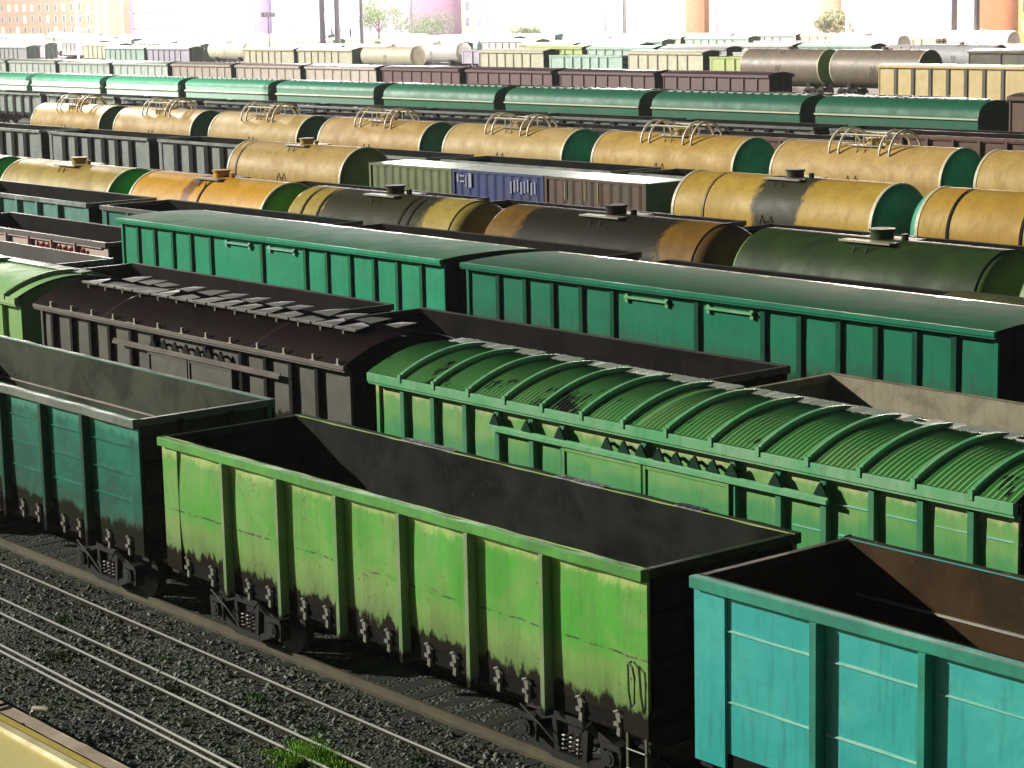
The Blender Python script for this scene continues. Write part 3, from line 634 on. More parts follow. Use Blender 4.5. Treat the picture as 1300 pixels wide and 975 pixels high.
# door track bars on both boxcars
for o, xs in ((-36.215, ((-38.7,-37.2),(-35.9,-34.4))), (-54.525, ((-56.8,-55.4),(-54.4,-53.0)))):
    pr_ = [q for q in bpy.data.objects if q.type == 'EMPTY' and abs(q.location.x-o) < .05][0]
    k = MB(); n_ = int(17/.5)
    for q in range(n_):
        if hsh(q*3.3+o) > .3: x_ = -8.4+q*.5; k.box(x_, x_+.5*hsh(q+o)+.1, 1.22, 1.50, .0, .03)
    k.box(-8.5, 8.5, 1.50, 1.56, -.03, .035); k.build('roof_glint', plain('roof edge glint', (.62,.60,.52), .3, .3), pr_, loc=(0,0,4.23))  # broken pale strip drawn in place of the glint on the far roof edge
    for a, b_ in xs:
        k = MB(); k.box(a-o, b_-o, -1.56, -1.50, 3.88, 3.94); k.box(a-o, a-o+.1, -1.52, -1.46, 3.78, 3.98); k.box(b_-o-.1, b_-o, -1.52, -1.46, 3.78, 3.98); k.build('door_track', W_LINE if o < -50 else P_BT, pr_)
wh = plain('worn white edge', (.6,.62,.58), .35)
gondola(-77.2, -64.3, 36.3, 3.33, 3.1, None, paint((.62,.48,.42), (.45,.36,.32), rust=.5, rustc=(.45,.14,.10)), IN_BLACK, 'open wagon with pinkish weathered side and black inside, left of the green boxcars', near=0, pw=.08,
        rail=paint((.12,.11,.10), rust=.4))
GP = [o for o in bpy.data.objects if o.get('label','').startswith('open wagon with pinkish')][0]
for i in range(9):
    k = MB(); x = 1.2+i*.42; k.tube([(x,-1.395,2.5),(x+.15,-1.40,3.0),(x+.3,-1.395,2.6),(x+.4,-1.40,2.95),(x+.25,-1.395,2.75)], .035, 5); k.build('graffiti_stroke', plain('red spray paint', (.55,.10,.08), .6), GP)
# ------------------------------------------------------------------ row 5
TE = paint((.16,.36,.30), (.05,.22,.17), rust=.2, rough=.35); TE2 = paint((.03,.24,.17), (.02,.17,.12), rust=.2, rough=.35)
gondola(-87.3, -74.05, 40.85, 3.72, 3.1, None, TE, IN_BLACK, 'pale grey-teal open wagon behind the pinkish wagon at the left edge', near=1, rail=paint((.30,.36,.33), (.07,.07,.06), rust=.4))
gondola(-73.0, -60.3, 40.85, 3.72, 3.1, None, TE2, IN_BLACK, 'mid teal open wagon behind the left end of the bright green boxcar', near=1, rail=paint((.10,.11,.09), (.05,.05,.04), rust=.4))
gondola(-59.1, -46.4, 40.85, 3.72, 3.1, None, P_GREY, IN_BLACK, 'dark open wagon behind the right half of the bright green boxcar', near=1, rail=paint((.08,.07,.05), rust=.4))
gondola(-45.2, -33.9, 40.85, 3.60, 3.1, None, P_GREY, IN_BLACK, 'black open wagon behind the left half of the dark green boxcar', near=1, rail=paint((.03,.03,.025), rust=.4))
# ------------------------------------------------------------------ row 6, yellow tank wagons
def cream(c, c2, **k): return paint((c[0]*.90,c[1]*.88,c[2]*.55), (c2[0]*.82,c2[1]*.78,c2[2]*.45), rust=k.pop('rust', .55), rough=k.pop('rough', .5), spec=k.pop('spec', .25), rustc=k.pop('rustc', (.20,.09,.03)), streak=k.pop('streak', .5), chips=k.pop('chips', .1), **k)
G_END = paint((.05,.40,.10), (.04,.30,.08), rust=.1, rough=.5)
G_END2 = paint((.03,.34,.20), (.02,.26,.15), rust=.1, rough=.5)
OL_END = paint((.14,.24,.06), (.10,.18,.05), rust=.1, rough=.5)
TY = 'tank wagons of the nearest tank row'
tank(-101.6, -91.5, 44.9, 'pale yellow tank wagon cut by the left edge, nearest tank row', cream((.52,.42,.14), (.45,.33,.12)), G_END, TY)
tank(-89.9, -79.9, 44.9, 'pale yellow tank wagon, second from left in the nearest tank row', cream((.52,.40,.13), (.45,.30,.10)), G_END, TY)
tank(-78.4, -68.3, 44.9, 'orange yellow tank wagon with bright green end disc', cream((.78,.40,.035), (.70,.38,.03), band=(-.6,.35,1.2), bandc=(.20,.08,.02)), paint((.07,.46,.06), rust=.1, rough=.5), TY, bands=(-73.0,))
tank(-66.7, -57.0, 44.9, 'yellow tank wagon with a broad black-green oil stain round its middle', cream((.46,.36,.13), (.40,.30,.10), band=(.15,3.0,1.2), bandc=(.024,.028,.014), spec=.08), cream((.48,.40,.12), (.42,.34,.10)), TY, bands=(-65.8,-64.8,-59.9,-59.4), capdish=.9, flange=False)
tank(-55.2, -45.4, 44.9, 'brown-black tank wagon with rusty orange ends', cream((.23,.12,.03), (.16,.09,.025), band=(-.1,3.3,1.4), bandc=(.016,.016,.010), rust=.6, spec=.08), cream((.17,.09,.03), (.1,.06,.02)), TY, capdish=.8, flange=False)
tank(-43.9, -35.1, 44.9, 'dark olive green tank wagon at the right of the nearest tank row', paint((.030,.062,.014), (.016,.034,.010), rust=.3, rough=.45, streak=.5, spec=.12), OL_END, TY, capdish=.5, flange=False)
tank(-33.9, -23.6, 44.9, 'yellow-green tank wagon cut by the right edge, nearest tank row', paint((.22,.24,.07), rust=.3, rough=.4), OL_END, TY, flange=False)
tank(-33.7, -24.0, 40.85, 'olive brown tank wagon peeping over the dark green boxcar roof', paint((.10,.11,.03), (.05,.06,.02), rust=.4, rough=.4), OL_END, None, rad=1.35, zc=2.55, capdish=.8, flange=False)
# ------------------------------------------------------------------ row 7, low dark wagons
IN_PALE = paint((.26,.30,.28), (.05,.06,.055), rust=.4, rough=.4)
for k in range(6):
    x1 = -38.3-13.95*k
    pale = k >= 3
    if k < 3:
        gondola(x1-12.7, x1, 51, 3.42, 3.1, None, P_GREY, IN_BLACK, ('black open wagon in front of the right-hand yellow tank wagons', 'black open wagon in front of the brown container', 'black open wagon in front of the olive container')[k], near=1, rail=paint((.06,.06,.055), (.16,.16,.15), rust=.4), group='black open wagons between the two yellow tank rows')
    else:
        covered(x1-12.7, x1, 51, 3.0, 3.2, .14, [x1-12.7+1.6*q for q in range(1,8)], None, paint((.03,.05,.045), rust=.3), paint((.10,.13,.12), (.28,.33,.31), rust=.3, rough=.3), ('low grey covered wagon in front of the cream tank wagon', 'low grey covered wagon left of the cream tank wagon', 'low grey covered wagon at the left edge behind the pale yellow tank wagon')[k-3], corr=False, ridge=True, near=0, trim=paint((.25,.3,.28), rust=.2), group='low grey covered wagons between the tank rows')
# ------------------------------------------------------------------ row 8, cream tank, containers, yellow tanks
tank(-91.9, -82.0, 58, 'cream tank wagon with rust runs at its left, beside the olive container', cream((.56,.38,.17), (.50,.33,.14), rust=.6), OL_END, bands=(-91.0,), bandm=cream((.2,.12,.05),(.1,.06,.03)))
CR = plain('container corner', (.05,.05,.05), .6)
def container(xl, label, mat, roofm, L=6.06, name='freight_container'):
    r = empty(name, (xl+L/2, 58, 0), label, 'container', 'freight containers on flat wagons')
    z0, z1, h = 1.27, 3.86, 1.22
    for s in (-1, 1):
        b = MB(); n = int(L/.14)
        b.grid(n, 1, lambda u, v: (-L/2+u*L, s*(h-.02-(.036 if (int(u*n+.5) % 4) in (1,2) else 0)), z0+v*(z1-z0)), s == 1); b.build('side_wall', mat, r)
    for s in (-1, 1): b = MB(); b.box(*sorted((s*(L/2-.03), s*(L/2-.07))), -h+.03, h-.03, z0, z1); b.build('end_wall', mat, r)
    b = MB(); b.box(-L/2+.01, L/2-.01, -h+.01, h-.01, z1-.02, z1+.012); b.build('roof', roofm, r)
    b = MB()
    for sx in (-1, 1):
        for sy in (-1, 1): b.box(*sorted((sx*L/2, sx*(L/2-.14))), *sorted((sy*(h+.003), sy*(h-.14))), z0-.01, z1+.02)
    for sy in (-1, 1): b.box(-L/2+.141, L/2-.141, *sorted((sy*(h+.002), sy*(h-.07))), z0-.01, z0+.12); b.box(-L/2+.141, L/2-.141, *sorted((sy*(h+.002), sy*(h-.07))), z1-.09, z1+.015)
    b.build('frame', mat, r)
    return r
def marks(r, L, mat, items):
    for x, z, w_, h_ in items: b = MB(); b.box(x, x+w_, -1.235, -1.224, z, z+h_); b.build('lettering', mat, r)
CW = plain('pale container roof', (.55,.58,.52), .35)  # container roofs paler than their walls
c1 = container(-80.2, 'olive green freight container between the cream tank and the blue container', paint((.16,.20,.08), (.10,.14,.05), rust=.4), CW)
c2 = container(-74.08, 'blue freight container with white lettering', paint((.02,.04,.19), (.012,.025,.12), rust=.4), CW)
WL = plain('white lettering', (.34,.37,.45), .5)
marks(c2, 6.06, WL, [(-2.7,3.35,.12,.32),(-2.5,3.35,.3,.07),(-2.5,3.58,.3,.07),(-2.1,3.15,.07,.5),(-1.9,3.15,.2,.6)]+[(.9+.22*k,3.05+.05*(k%3),.09,.5) for k in range(8)])
c3 = container(-67.95, 'brown freight container right of the blue one', paint((.11,.06,.03), (.07,.045,.025), rust=.5), CW)
marks(c3, 6.06, plain('faded marks', (.3,.25,.12), .6), [(-1.8,3.0,.06,.75),(-.6,3.0,.05,.8),(.2,3.0,.05,.8)])
for i, x in enumerate((-80.4, -68.15)):
    f = empty('flat_car', (x+6.3, 58, 0), ('dark flat wagon carrying the olive and blue containers', 'dark flat wagon carrying the brown container')[i], 'flat wagon')
    b = MB(); b.box(-6.3, 6.2 if i == 0 else 1.2, -1.3, 1.3, 1.24, 1.262); b.box(-6.3, 6.2 if i == 0 else 1.2, -1.35, -1.301, 1.0, 1.25); b.box(-6.3, 6.2 if i == 0 else 1.2, 1.301, 1.35, 1.0, 1.25); b.build('deck', STEEL, f)
    for s in (-4.3, 4.2 if i == 0 else -.6): bogie(f, s)
TZ = 'yellow tank wagons right of the containers'
tank(-60.3, -50.1, 58, 'yellow tank wagon with a wide dark stain and green end right of the brown container', cream((.56,.37,.09), (.50,.33,.08), band=(.35,1.15,1.1), bandc=(.03,.032,.018)), G_END2, TZ, bands=(-58.5,), bandm=cream((.3,.2,.06),(.2,.13,.04)))
tank(-48.4, -38.2, 58, 'yellow tank wagon with a black band near its right end at the right edge', cream((.55,.34,.08), (.48,.30,.07), band=(.2,.22,.2), bandc=(.02,.018,.012)), G_END2, TZ, bands=(-46.9,-43.9), capdish=.8)
# ------------------------------------------------------------------ row 9, grey open wagons
P_LG = paint((.30,.34,.31), (.20,.24,.22), rust=.3, rough=.38); 
for k in range(7):
    x1 = -60.2-13.93*k
    gondola(x1-12.75, x1, 67.4, 3.16, 3.1, None, P_LG if k >= 3 else paint((.13,.16,.13), (.07,.09,.07), rust=.4), IN_BLACK,
            'grey open wagon with dark ribs, %s' % ('behind the right-hand yellow tank wagons', 'behind the brown container', 'behind the blue container', 'above the cream tank wagon of the middle row', 'just left of the lone cream tank wagon', 'third from the left edge in the grey row', 'at the left edge of the grey row')[k] if k < 6 else 'grey open wagon with dark ribs, at the left edge of the grey row',
            near=0, rail=paint((.30,.34,.31), (.10,.12,.10), rust=.3), postm=BLACK, pw=.45, group='grey ribbed open wagons')
# ------------------------------------------------------------------ row 10, cream tank wagons with hoops
names = ['cut by the right edge', 'first whole one from the right', 'second whole one from the right', 'third whole one from the right', 'above the blue container, fourth from the right', 'fifth whole one from the right', 'sixth whole one from the right', 'second from the left edge', 'leftmost, at the edge of the photo']
xs = [-45.6, -57.7, -69.3, -81.5, -93.6, -105.5, -117.5, -129.5, -141.3]
for k, x in enumerate(xs):
    e = G_END2 if k < 5 else paint((.05,.13,.07), (.04,.10,.05), rust=.1, rough=.5)
    c = [((.58,.38,.19), (.50,.32,.15)), ((.58,.41,.20), (.52,.36,.16)), ((.62,.42,.22), (.55,.36,.18)), ((.60,.40,.14), (.52,.32,.10)), ((.60,.43,.26), (.55,.38,.20))][k % 5]
    tank(x, x+10.1, 72.5, 'cream tank wagon with hoop rails on top, %s' % names[k], cream(*c, rust=.3), e, 'cream tank wagons with hoop rails', rails=True)
ORD = ['rightmost','second from the right','third from the right','fourth from the right','fifth from the right','sixth from the right','seventh from the right','eighth from the right','ninth from the right','tenth from the right','eleventh from the right','twelfth from the right','thirteenth from the right','fourteenth from the right','fifteenth from the right','sixteenth from the right','seventeenth from the right','eighteenth from the right','nineteenth from the right','twentieth from the right','twenty-first from the right','twenty-second from the right','twenty-third from the right','twenty-fourth from the right']
# ------------------------------------------------------------------ rows 11-13, low brown wagons behind the cream tanks
P_BRN = paint((.12,.045,.025), (.07,.03,.02), rust=.4, rough=.5)
for k in range(8):
    x1 = -52-13.95*k
    gondola(x1-12.7, x1, 90, 3.5 if k < 2 else 3.0, 3.1, None, P_BRN if k < 3 else P_GREY, IN_BLACK, ('red-brown open wagon behind the right end of the cream tank row, ' if k < 3 else 'dark grey open wagon half hidden behind the cream tank row, ')+ORD[k if k < 3 else k-3], near=0,
            group='red-brown open wagons behind the cream tanks' if k < 3 else 'dark grey open wagons behind the cream tanks')
for k in range(10):
    x1 = -75-13.95*k
    gondola(x1-12.7, x1, 96.5, 3.1, 3.1, None, paint((.12,.15,.13), (.06,.07,.06), rust=.4), IN_BLACK, 'low grey-green open wagon in front of the dark green hoppers, '+ORD[k], near=0, group='low grey-green wagons in front of the hoppers', postm=BLACK, pw=.4)
# ------------------------------------------------------------------ row 14, dark green hopper wagons
def hopper(xl, xr, cy, label, mat, lower, trim, top=4.42, zs=3.42, group=None, name='hopper_car', ridgem=None):
    L = xr-xl; r = empty(name, ((xl+xr)/2, cy, 0), label, 'hopper wagon', group)
    n = 12; up_ = []
    for k in range(n+1):
        a = math.pi*k/n; up_.append((1.6*math.cos(a), zs+(top-zs)*math.sin(a)**.8))
    b = MB(); b.prism([(-1.6,3.1),(1.6,3.1)][:0]+up_, -L/2, L/2); b.build('roof', mat, r, 40)
    b = MB(); b.prism([(-1.58,zs-.01),(-1.56,2.3),(-.5,1.3),(.5,1.3),(1.56,2.3),(1.58,zs-.01)], -L/2+.05, L/2-.05); b.build('body', lower, r)
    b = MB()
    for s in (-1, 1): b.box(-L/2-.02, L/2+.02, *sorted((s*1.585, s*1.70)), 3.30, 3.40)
    b.build('side_highlight', trim, r)  # pale strip stands in for the highlight along the hopper side
    for s in (-1, 1):
        b = MB(); x = s*(L/2+.002); b.prism([(-1.5,1.3),(1.5,1.3),(1.5,3.1),(1.1,3.9),(-1.1,3.9),(-1.5,3.1)], *sorted((x, x+s*.06))); b.build('end_wall', paint((.008,.045,.03), rust=.1), r)
    b = MB(); b.box(-L/2+.3, L/2-.3, -.08, .08, top-.06, top+.01)
    for k in range(16): b.box(-L/2+.3+k*(L-.6)/16, -L/2+.3+k*(L-.6)/16+.5, -.3, .3, top-.02, top+.05)
    b.build('roof_hatches', ridgem or plain('pale hatch', (.4,.44,.40), .35), r)
    running_gear(r, L-.4)
    return r
mx = [-82.1, -96.4, -111.6, -127.6, -143.0, -158.5, -173.5, -188.1, -203.5, -218.5]
hn = ['rightmost', 'second from the right', 'third from the right', 'fourth from the right', 'fifth from the right', 'fourth from the left edge', 'third from the left edge', 'second from the left edge', 'leftmost']
for k in range(9):
    f = max(0, k-3)/5  # whitens the paint leftward, putting the glare into the colour
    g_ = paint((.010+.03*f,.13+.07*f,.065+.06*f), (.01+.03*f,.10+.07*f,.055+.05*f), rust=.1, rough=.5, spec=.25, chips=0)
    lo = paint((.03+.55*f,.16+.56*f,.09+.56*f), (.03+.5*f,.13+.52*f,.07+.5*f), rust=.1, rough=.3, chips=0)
    hopper(mx[k+1]+.65, mx[k]-.65, 104, 'green hopper wagon with a pale highlight line painted on, %s of its row' % hn[k], g_, lo, plain('pale highlight', (.62,.66,.50), .3), zs=3.42 if k < 4 else 3.8, group='long row of green hopper wagons')
covered(-80.6, -66, 104, 3.2, 4.7, .2, [-79,-77,-75,-73,-71,-69], None, paint((.14,.07,.045), (.09,.05,.03), rust=.5), paint((.12,.07,.05), rust=.4), 'tall brown boxcar at the right edge beyond the green hoppers', near=0, corr=False, ridge=False, cat='boxcar')
# ------------------------------------------------------------------ rows further back
cols = [((.20,.15,.16), 'mauve-grey'), ((.26,.20,.20), 'dusty pink'), ((.16,.13,.13), 'brown-grey')]
for k in range(14):
    x1 = -101-14.2*k; right = k < 4
    c = (.20,.20,.18) if right else (.30,.22,.21) if k < 8 else (.6,.56,.54)  # left-hand wagons whitened, the glow is put into their colour
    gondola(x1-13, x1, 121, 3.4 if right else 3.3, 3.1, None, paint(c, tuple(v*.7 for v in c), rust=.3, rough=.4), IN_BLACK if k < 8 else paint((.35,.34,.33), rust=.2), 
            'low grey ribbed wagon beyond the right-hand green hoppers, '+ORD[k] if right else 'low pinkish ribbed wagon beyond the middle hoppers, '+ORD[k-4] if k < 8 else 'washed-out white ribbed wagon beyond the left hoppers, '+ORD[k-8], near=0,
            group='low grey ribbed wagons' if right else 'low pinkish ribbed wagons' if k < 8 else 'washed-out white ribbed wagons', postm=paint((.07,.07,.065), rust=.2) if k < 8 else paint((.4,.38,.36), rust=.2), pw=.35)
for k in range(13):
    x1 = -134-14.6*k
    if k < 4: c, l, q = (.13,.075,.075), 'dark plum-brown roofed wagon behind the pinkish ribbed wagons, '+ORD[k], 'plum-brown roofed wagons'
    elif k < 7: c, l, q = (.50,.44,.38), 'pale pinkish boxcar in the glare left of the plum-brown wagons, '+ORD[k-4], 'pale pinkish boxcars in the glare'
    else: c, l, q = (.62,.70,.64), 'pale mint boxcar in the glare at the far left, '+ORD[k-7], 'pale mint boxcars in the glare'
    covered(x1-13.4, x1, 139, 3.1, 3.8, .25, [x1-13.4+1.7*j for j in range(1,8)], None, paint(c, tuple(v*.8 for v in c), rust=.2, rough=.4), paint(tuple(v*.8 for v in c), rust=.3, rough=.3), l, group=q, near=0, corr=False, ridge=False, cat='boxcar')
for k, (a, b_) in enumerate(((-170.3,-158.6), (-157.2,-145.0))):
    tank(a, b_, 172, ('grey-brown tank wagon far back, left one of two at the right', 'grey-brown tank wagon far back, just behind the beige hopper')[k], paint((.24,.19,.14), (.18,.15,.11), rust=.4, rough=.4), OL_END, 'far grey-brown tank wagons', detail=False, rad=1.9, zc=3.0)
covered(-144, -116, 178, 3.2, 4.6, .2, [-140,-135,-130,-125,-120], None, paint((.15,.13,.09), rust=.3), paint((.17,.15,.10), rust=.3), 'long olive-brown roofed wagon at the back right above the beige hopper', near=0, corr=False, ridge=False, cat='boxcar')
hb = covered(-137.4, -120.7, 157, 3.2, 4.0, .12, [-137.4+2.05*k for k in range(1,8)], None, paint((.62,.48,.22), (.55,.42,.18), rust=.3), paint((.60,.50,.26), rust=.2), 'beige yellow hopper wagon with dark ribs at the back right', near=0, corr=False, ridge=False, cat='hopper wagon', name='hopper_car', postm=paint((.08,.07,.04), rust=.2), pw=.35)
# far yard, wagons whose pale colours carry the floodlight glare
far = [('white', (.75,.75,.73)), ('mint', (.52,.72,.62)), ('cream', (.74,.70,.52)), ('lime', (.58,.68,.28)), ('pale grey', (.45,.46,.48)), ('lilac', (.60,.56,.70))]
n = 0
for yi, y in enumerate((190, 205, 218, 235, 252, 268)):
    wn = 0
    xa, xb = -2.05*y, -.76*y
    x = xb+rnd.random()*10
    while x > xa:
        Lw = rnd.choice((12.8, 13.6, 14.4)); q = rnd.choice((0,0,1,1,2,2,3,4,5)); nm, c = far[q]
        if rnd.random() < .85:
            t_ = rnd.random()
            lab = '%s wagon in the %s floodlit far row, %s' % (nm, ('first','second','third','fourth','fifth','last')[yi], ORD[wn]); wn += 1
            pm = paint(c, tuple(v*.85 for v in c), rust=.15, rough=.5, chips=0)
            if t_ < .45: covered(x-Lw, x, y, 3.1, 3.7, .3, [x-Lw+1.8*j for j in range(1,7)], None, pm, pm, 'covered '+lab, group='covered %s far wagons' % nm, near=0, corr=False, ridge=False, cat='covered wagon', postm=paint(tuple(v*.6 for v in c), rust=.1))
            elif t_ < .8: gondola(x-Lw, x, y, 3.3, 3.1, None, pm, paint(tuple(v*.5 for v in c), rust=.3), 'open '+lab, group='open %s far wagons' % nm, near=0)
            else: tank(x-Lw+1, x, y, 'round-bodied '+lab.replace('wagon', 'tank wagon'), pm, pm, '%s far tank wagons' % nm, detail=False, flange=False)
        x -= Lw+1.2
# ------------------------------------------------------------------ kerb wall and platform, lower left
PW = empty('kerb_wall', (0,0,0), 'weathered concrete kerb wall above a yellow platform in the lower left corner', 'kerb wall')
PINK = paint((.60,.48,.38), (.42,.34,.26), rust=.5, rough=.7, rustc=(.30,.22,.06), chips=.5)
YEL = paint((.88,.74,.24), (.84,.72,.32), rust=.25, rough=.6, rustc=(.45,.33,.08), streak=.1, chips=.1)  # yellow of the sodium lamplight put into the platform colour
YEL2 = paint((.80,.72,.42), (.60,.50,.22), rust=.4, rough=.6, rustc=(.4,.28,.08))
b = MB(); b.grid(120, 2, lambda u, v: (-60+u*48, 14.16+v*.24, .30+.012*math.sin(u*200)+.01*(hsh(u*91)-.5))); b.add([(-60,14.4,.3),(-12,14.4,.3),(-12,14.4,-.3),(-60,14.4,-.3)],[(0,1,2,3)]); b.build('coping', PINK, PW)
b = MB(); b.box(-60,-12,13.97,14.157,-.3,.27); b.build('ledge', paint((.70,.54,.14), (.60,.46,.12), rust=.3, rustc=(.2,.12,.02)), PW)
b = MB(); b.prism([(13.76,-.3),(13.965,-.3),(13.965,.29),(13.93,.33),(13.80,.33),(13.76,.29)], -60, -12); b.build('kerb_bar', YEL2, PW)
PL = MB(); PL.grid(60, 12, lambda u, v: (-60+u*48, 9+v*4.755, .27+.01*math.sin(u*40+v*9))); PL.box(-60,-12,9,13.755,-.3,.24)
tag(PL.build('platform', YEL), 'platform deck coloured yellow by painted-in lamplight in the lower left corner', 'platform')
b = MB(); b.tube([(-30.0,14.52,-.25),(-30.0,14.52,.28),(-29.98,14.54,.36),(-29.80,14.62,.38),(-29.72,14.66,.37)], .045, 8); tag(b.build('bent_pipe', plain('pale pipe', (.45,.42,.3), .5), smooth=50), 'short pale bent pipe sticking up behind the kerb wall', 'pipe')
b = MB(); b.tube([(-31.0+.42,14.42,.33),(-30.55,14.2,.335),(-30.48,13.98,.30),(-30.42,13.85,.36),(-30.35,13.74,.29)], .022, 6); tag(b.build('cable', BLACK), 'black cable hanging over the kerb wall onto the platform', 'cable')
# ------------------------------------------------------------------ grass and moss
def tuft(cx, cy, n, rad, h, mat, label, sd):
    q = random.Random(sd); b = MB()
    for i in range(n):
        a = q.random()*6.28; d = rad*q.random()*(1+.45*math.sin(3*a+sd)+.25*math.sin(7*a)); x = cx+d*math.cos(a)*1.3; y = cy+d*math.sin(a)*.8
        hh = h*(.4+.8*q.random())*max(.25,1-.6*d/rad); t_ = q.random()*6.28; ox, oy = .04*math.cos(t_), .04*math.sin(t_); lx, ly = hh*.6*(q.random()-.5), hh*.6*(q.random()-.5)
        wx, wy = .009*math.sin(t_), .009*math.cos(t_)
        b.add([(x-wx,y-wy,-.12),(x+wx,y+wy,-.12),(x+lx*.5+wx,y+ly*.5+wy,-.08+hh*.6),(x+lx,y+ly,-.08+hh),(x+lx*.5-wx,y+ly*.5-wy,-.08+hh*.6)], [(0,1,2,4),(4,2,3)])
    tag(b.build('grass', mat), label, 'grass', kind='stuff')
GRS = plain('bright grass', (.22,.42,.03), .6); MOSS = plain('moss', (.07,.10,.015), .8); GR2 = plain('weeds', (.06,.14,.03), .7)
tuft(-26.2, 17.15, 3800, .62, .17, GRS, 'bright green grass tuft at the bottom edge beside the rails', 1)
tuft(-30.4, 17.2, 900, .5, .10, MOSS, 'dark mossy weeds between the shiny rails', 2)
tuft(-33.5, 16.75, 900, .4, .07, MOSS, 'yellowish moss patch on the outer rail near the left edge', 3)
tuft(-28.9, 16.6, 700, .4, .06, paint((.17,.15,.04), rust=.3, chips=0), 'ochre moss patch beside the outer rail', 4)
for i, (x, y) in enumerate(((-27.2,17.9),(-32.0,18.0),(-29.1,18.05),(-35.5,17.9),(-25.0,18.2))): tuft(x, y, 160, .35, .10, GR2, ('sparse green weeds right of the bright tuft','sparse weeds under the turquoise wagon end','sparse weeds in the gravel below the lime wagon','sparse weeds at the left between rails','sparse weeds by the lime wagon bogie')[i], 20+i)
# ------------------------------------------------------------------ buildings behind the yard
def building(x0, x1, y, h, depth, wall, label, rows=4, cols_=None, win=(1.5,2.0), pane=None, z0=3.2, dz=3.4, roofm=None, pitched=False, name='apartment_building', lit=None):
    r = empty(name, ((x0+x1)/2, y, -.2), label, 'building'); Wd = x1-x0
    b = MB(); b.box(-Wd/2, Wd/2, 0, depth, 0, h); b.build('wall', wall, r)
    rf = MB()
    if pitched: rf.prism([(-.6,h+.01),(depth+.6,h+.01),(depth/2,h+depth*.22)], -Wd/2-.6, Wd/2+.6)
    else: rf.box(-Wd/2-.3, Wd/2+.3, -.3, depth+.3, h+.005, h+.5)
    rf.build('roof', roofm or plain('dull roof', (.25,.25,.26), .7), r)
    n = cols_ or max(1, int(Wd/3.6)); st = Wd/n; c = 0
    pk = MB(); pk.box(-win[0]/2, win[0]/2, -.012, -.004, 0, win[1]); pm = pk.mesh('window', pane or plain('grey pane', (.2,.21,.25), .3))
    pl = pk.mesh('window', lit) if lit else None
    fk = MB()
    for a, b_, c_, d in ((-win[0]/2-.12,-win[0]/2,-.1,win[1]+.1),(win[0]/2,win[0]/2+.12,-.1,win[1]+.1),(-win[0]/2,win[0]/2,-.1,0),(-win[0]/2,win[0]/2,win[1],win[1]+.1)): fk.box(a, b_, -.06, -.003, c_, d)
    fm = fk.mesh('frame', plain('window frame', (.7,.7,.66), .6))
    for j in range(rows):
        for i in range(n):
            if c >= 96: break
            c += 1; q = hsh(i*7+x0, j*3)
            o = link('window', pl if (lit and q < .4) else pm, r, 0, (-Wd/2+st*(i+.5), 0, z0+dz*j)); link('frame', fm, o)
    return r
BR = paint((.60,.36,.24), (.54,.32,.22), rust=.1, rough=.8, chips=0)
CRM = plain('cream render', (.66,.60,.34), .8); LIL = plain('lilac sheet', (.42,.34,.56), .7); PNK = plain('pink render', (.62,.34,.34), .8); WHT = plain('white render', (.62,.54,.58), .8)
LITW = plain('lit window', (1,.72,.35), .5, emit=2.5, var=.05); LITC = plain('lit window cool', (.9,.92,1), .5, emit=2.5, var=.05)
building(-668, -572, 312, 24, 30, BR, 'orange brick block at the upper left corner', rows=5, cols_=19, lit=LITW)
building(-566, -500, 318, 16, 30, LIL, 'long pale lilac warehouse with strip windows', rows=3, cols_=9, win=(5,.7), z0=4, dz=4.5, name='warehouse')
building(-497, -462, 322, 20, 24, WHT, 'white block right of the lilac warehouse', rows=4, cols_=6)
building(-459, -428, 316, 18, 22, plain('pale lilac render', (.50,.32,.48), .8), 'pale pink-lilac block with an empty white sign box', rows=4, cols_=5)
sg = empty('sign_box', (-434, 300, 0), 'blank white lit sign box beside the tall masts left of centre', 'sign'); k = MB(); k.box(-6,6,0,1,4.5,8.5); k.build('panel', plain('lit white sign', (1,1,1), .5, emit=3, var=0), sg); k = MB(); k.box(-4,-3.7,.3,.6,0,4.5); k.box(3.7,4,.3,.6,0,4.5); k.build('leg', STEEL, sg)
building(-420, -378, 326, 22, 20, CRM, 'cream apartment block with grey windows behind the dark bush', rows=5, cols_=9, z0=4.4, dz=3.8, win=(1.6,2.2))
building(-375, -362, 322, 24, 20, WHT, 'narrow white block between cream block and orange brick hall', rows=5, cols_=4)
building(-360, -334, 318, 24, 22, BR, 'orange and mauve brick block near the middle', rows=5, cols_=6, lit=LITW, pane=plain('mauve pane', (.3,.25,.34), .4))
building(-331, -300, 322, 22, 22, plain('pale cream render', (.66,.54,.42), .8), 'pale cream block with few windows right of centre', rows=4, cols_=6)
building(-298, -276, 326, 20, 22, PNK, 'faded pink block right of centre', rows=4, cols_=5, lit=LITC)
building(-274, -252, 310, 24, 22, BR, 'orange brick block right of the faded pink block', rows=5, cols_=5, lit=LITW)
building(-250, -236, 320, 24, 22, plain('yellow render', (.75,.62,.30), .8), 'yellow block between brick block and pink block', rows=5, cols_=4, lit=LITW)
building(-234, -205, 306, 20, 22, plain('rose render', (.66,.40,.34), .8), 'pale rose block behind the grey twin masts', rows=4, cols_=7)
building(-203, -170, 300, 20, 22, plain('peach render', (.68,.42,.24), .8), 'peach block at the upper right corner', rows=4, cols_=6, lit=LITW)
hl = empty('platform_canopy', (-342, 286, -.2), 'long low grey canopy in front of the orange brick block', 'canopy'); k = MB(); k.box(-30,26,-3,3,3.2,3.6); k.build('roof', plain('grey canopy', (.22,.22,.25), .6), hl)
for x in range(-28, 26, 6): k = MB(); k.box(x,x+.3,-.2,.2,0,3.2); k.build('post', STEEL, hl)
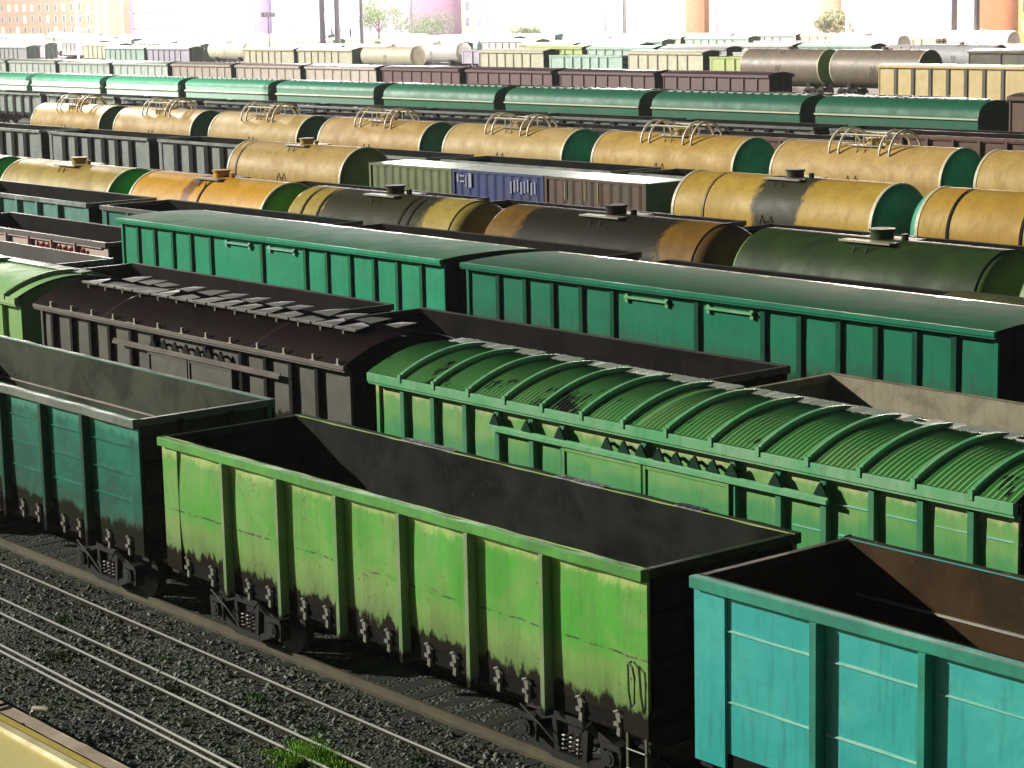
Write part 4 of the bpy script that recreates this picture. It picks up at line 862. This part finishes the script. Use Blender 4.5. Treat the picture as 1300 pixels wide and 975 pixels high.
# bushes and trees in front of the buildings
def bush(x, y, rx_, h, label, col, sd, tree=False):
    q = random.Random(sd); r = empty('tree' if tree else 'bush', (x, y, -.2), label, 'tree' if tree else 'bush')
    k = MB(); k.tube([(0,0,0),(.1,0,h*.35),(.2,.1,h*.6)], [.3,.22,.1], 7)
    for a in range(5): k.tube([(.1,0,h*.3),(rx_*.5*math.cos(a*1.3),rx_*.5*math.sin(a*1.3),h*.65)], [.14,.05], 5)
    k.build('trunk', plain('bark', (.10,.08,.06), .9), r)
    b = MB(); cl = [(q.uniform(-1,1)*rx_*.75, q.uniform(-1,1)*rx_*.5, h*q.uniform(.35,.85), q.uniform(.25,.45)*rx_) for _ in range(16)]
    for i in range(2600):
        c = q.choice(cl); v = Vector((q.gauss(0,1), q.gauss(0,1), q.gauss(0,1))).normalized()*c[3]*q.random()**.4
        p = Vector(c[:3])+v; u = Vector((q.gauss(0,1), q.gauss(0,1), q.gauss(0,1))).normalized()*.22; wv = u.orthogonal().normalized()*.12
        b.add([tuple(p-u), tuple(p+wv), tuple(p+u), tuple(p-wv)], [(0,1,2,3)])
    b.build('crown', plain(label[:9], col, .7), r)
bush(-398, 296, 9, 7.5, 'dark green bush in front of the cream apartment block', (.08,.13,.06), 3)
bush(-418, 300, 6, 12, 'pale green tree left of the cream apartment block', (.16,.24,.10), 4, True)
bush(-352, 290, 4, 5, 'small grey-green bush before the orange brick block', (.10,.14,.08), 5)
bush(-276, 300, 4, 8, 'small dark tree by the pale rose glare at the right', (.10,.12,.07), 6, True)
# masts
GALV = plain('galvanised mast', (.09,.09,.10), .5, .3); WM = plain('white mast', (.8,.8,.78), .5)
HEADM = plain('floodlight glass', (1,.97,.9), .4, emit=25, var=0)
def mast(x, y, h, label, m=GALV, w_=.55, twin=0, lamps=0, power=0, group='tall lighting masts at the back of the yard', col=(1,.96,.88)):
    r = empty('lighting_mast', (x, y, -.2), label, 'mast', group)
    for d in ((0,) if not twin else (-twin/2, twin/2)):
        k = MB(); k.tube([(d*.81,d*.58,0),(d*.81,d*.58,h)], [w_/2, w_*.35], 8); k.build('pole', m, r, 40)
    k = MB(); k.box(-2.2,2.2,-.12,.12,h,h+.25)
    if twin:
        for q in range(3, int(h), 3): k.tube([(-twin/2*.81,-twin/2*.58,q),(twin/2*.81,twin/2*.58,q+1.5)], .04, 4)
    k.build('crossbar', m, r)
    for j in range(4):
        o = MB(); o.box(-.35,.35,-.25,.1,0,.6); hd = o.build('floodlight', STEEL, r, loc=(-1.8+1.2*j,0,h+.26))
        o = MB(); o.box(-.3,.3,-.262,-.254,.05,.55); o.build('lens', HEADM if power else plain('dark lens', (.2,.2,.2), .2), hd)
    if power:
        l = bpy.data.lights.new('flood', 'POINT'); l.energy = power; l.shadow_soft_size = 1.2; l.color = col
        lo = bpy.data.objects.new('flood', l); COL.objects.link(lo); lo.parent = r; lo.location = (0,-1.2,h+.6)
FL = 2.9e5
mast(-399.5, 214.6, 26, 'pale twin mast at the upper left', WM, .5, 4.5, power=FL*1.5, col=(1,.78,.62))
mast(-342.2, 220.9, 8.5, 'short grey mast rising only partway, left of the dark twin mast', w_=.45)
mast(-336.5, 230.5, 28, 'thick dark grey twin mast left of the centre', w_=1.25, twin=2.9, power=FL*1.2, col=(.92,.84,1))
mast(-329.1, 232.4, 24, 'single slender dark mast just right of the thick twin mast', w_=.8)
mast(-374.4, 277.2, 26, 'pale slender mast before the cream apartment block', w_=.5, power=FL)
mast(-314.2, 278.4, 26, 'thin grey mast right of centre, left of two', w_=.45)
mast(-301.8, 272, 26, 'thin grey mast right of centre, right of two', w_=.8, power=FL)
mast(-260, 288.4, 26, 'white twin mast at the right', WM, .6, 3.2, power=FL*1.2, col=(1,.80,.66))
mast(-221, 269.9, 28, 'grey twin mast farthest to the right', w_=1.15, twin=3.4, power=FL, col=(1,.84,.74))
mast(-470, 262, 27, 'pale mast in front of the lilac warehouse', WM, .4, power=FL*1.4, col=(.94,.88,1))
mast(-520, 285, 27, 'pale slender mast near the orange brick corner block', WM, .4, power=FL*1.2)
mast(-186, 84, 27, 'grey floodlight mast just outside the left edge beside the cream tank row', w_=.5, power=1.9e5)
# haze over the yard
hz = MB(); hz.box(-760, 120, -60, 420, -1.3, 34); hzo = hz.build('haze', plain('x', (1,1,1))); tag(hzo, 'thin luminous haze over the yard', 'haze', kind='stuff')
hm = bpy.data.materials.new('haze'); hm.use_nodes = True; t = hm.node_tree; t.nodes.remove(t.nodes['Principled BSDF']); pv = N(t, 'ShaderNodeVolumePrincipled')
pv.inputs['Color'].default_value = (.95,.94,.92,1); pv.inputs['Density'].default_value = .00014; pv.inputs['Anisotropy'].default_value = .2
t.links.new(pv.outputs[0], [n for n in t.nodes if n.type == 'OUTPUT_MATERIAL'][0].inputs['Volume']); hzo.data.materials[0] = hm
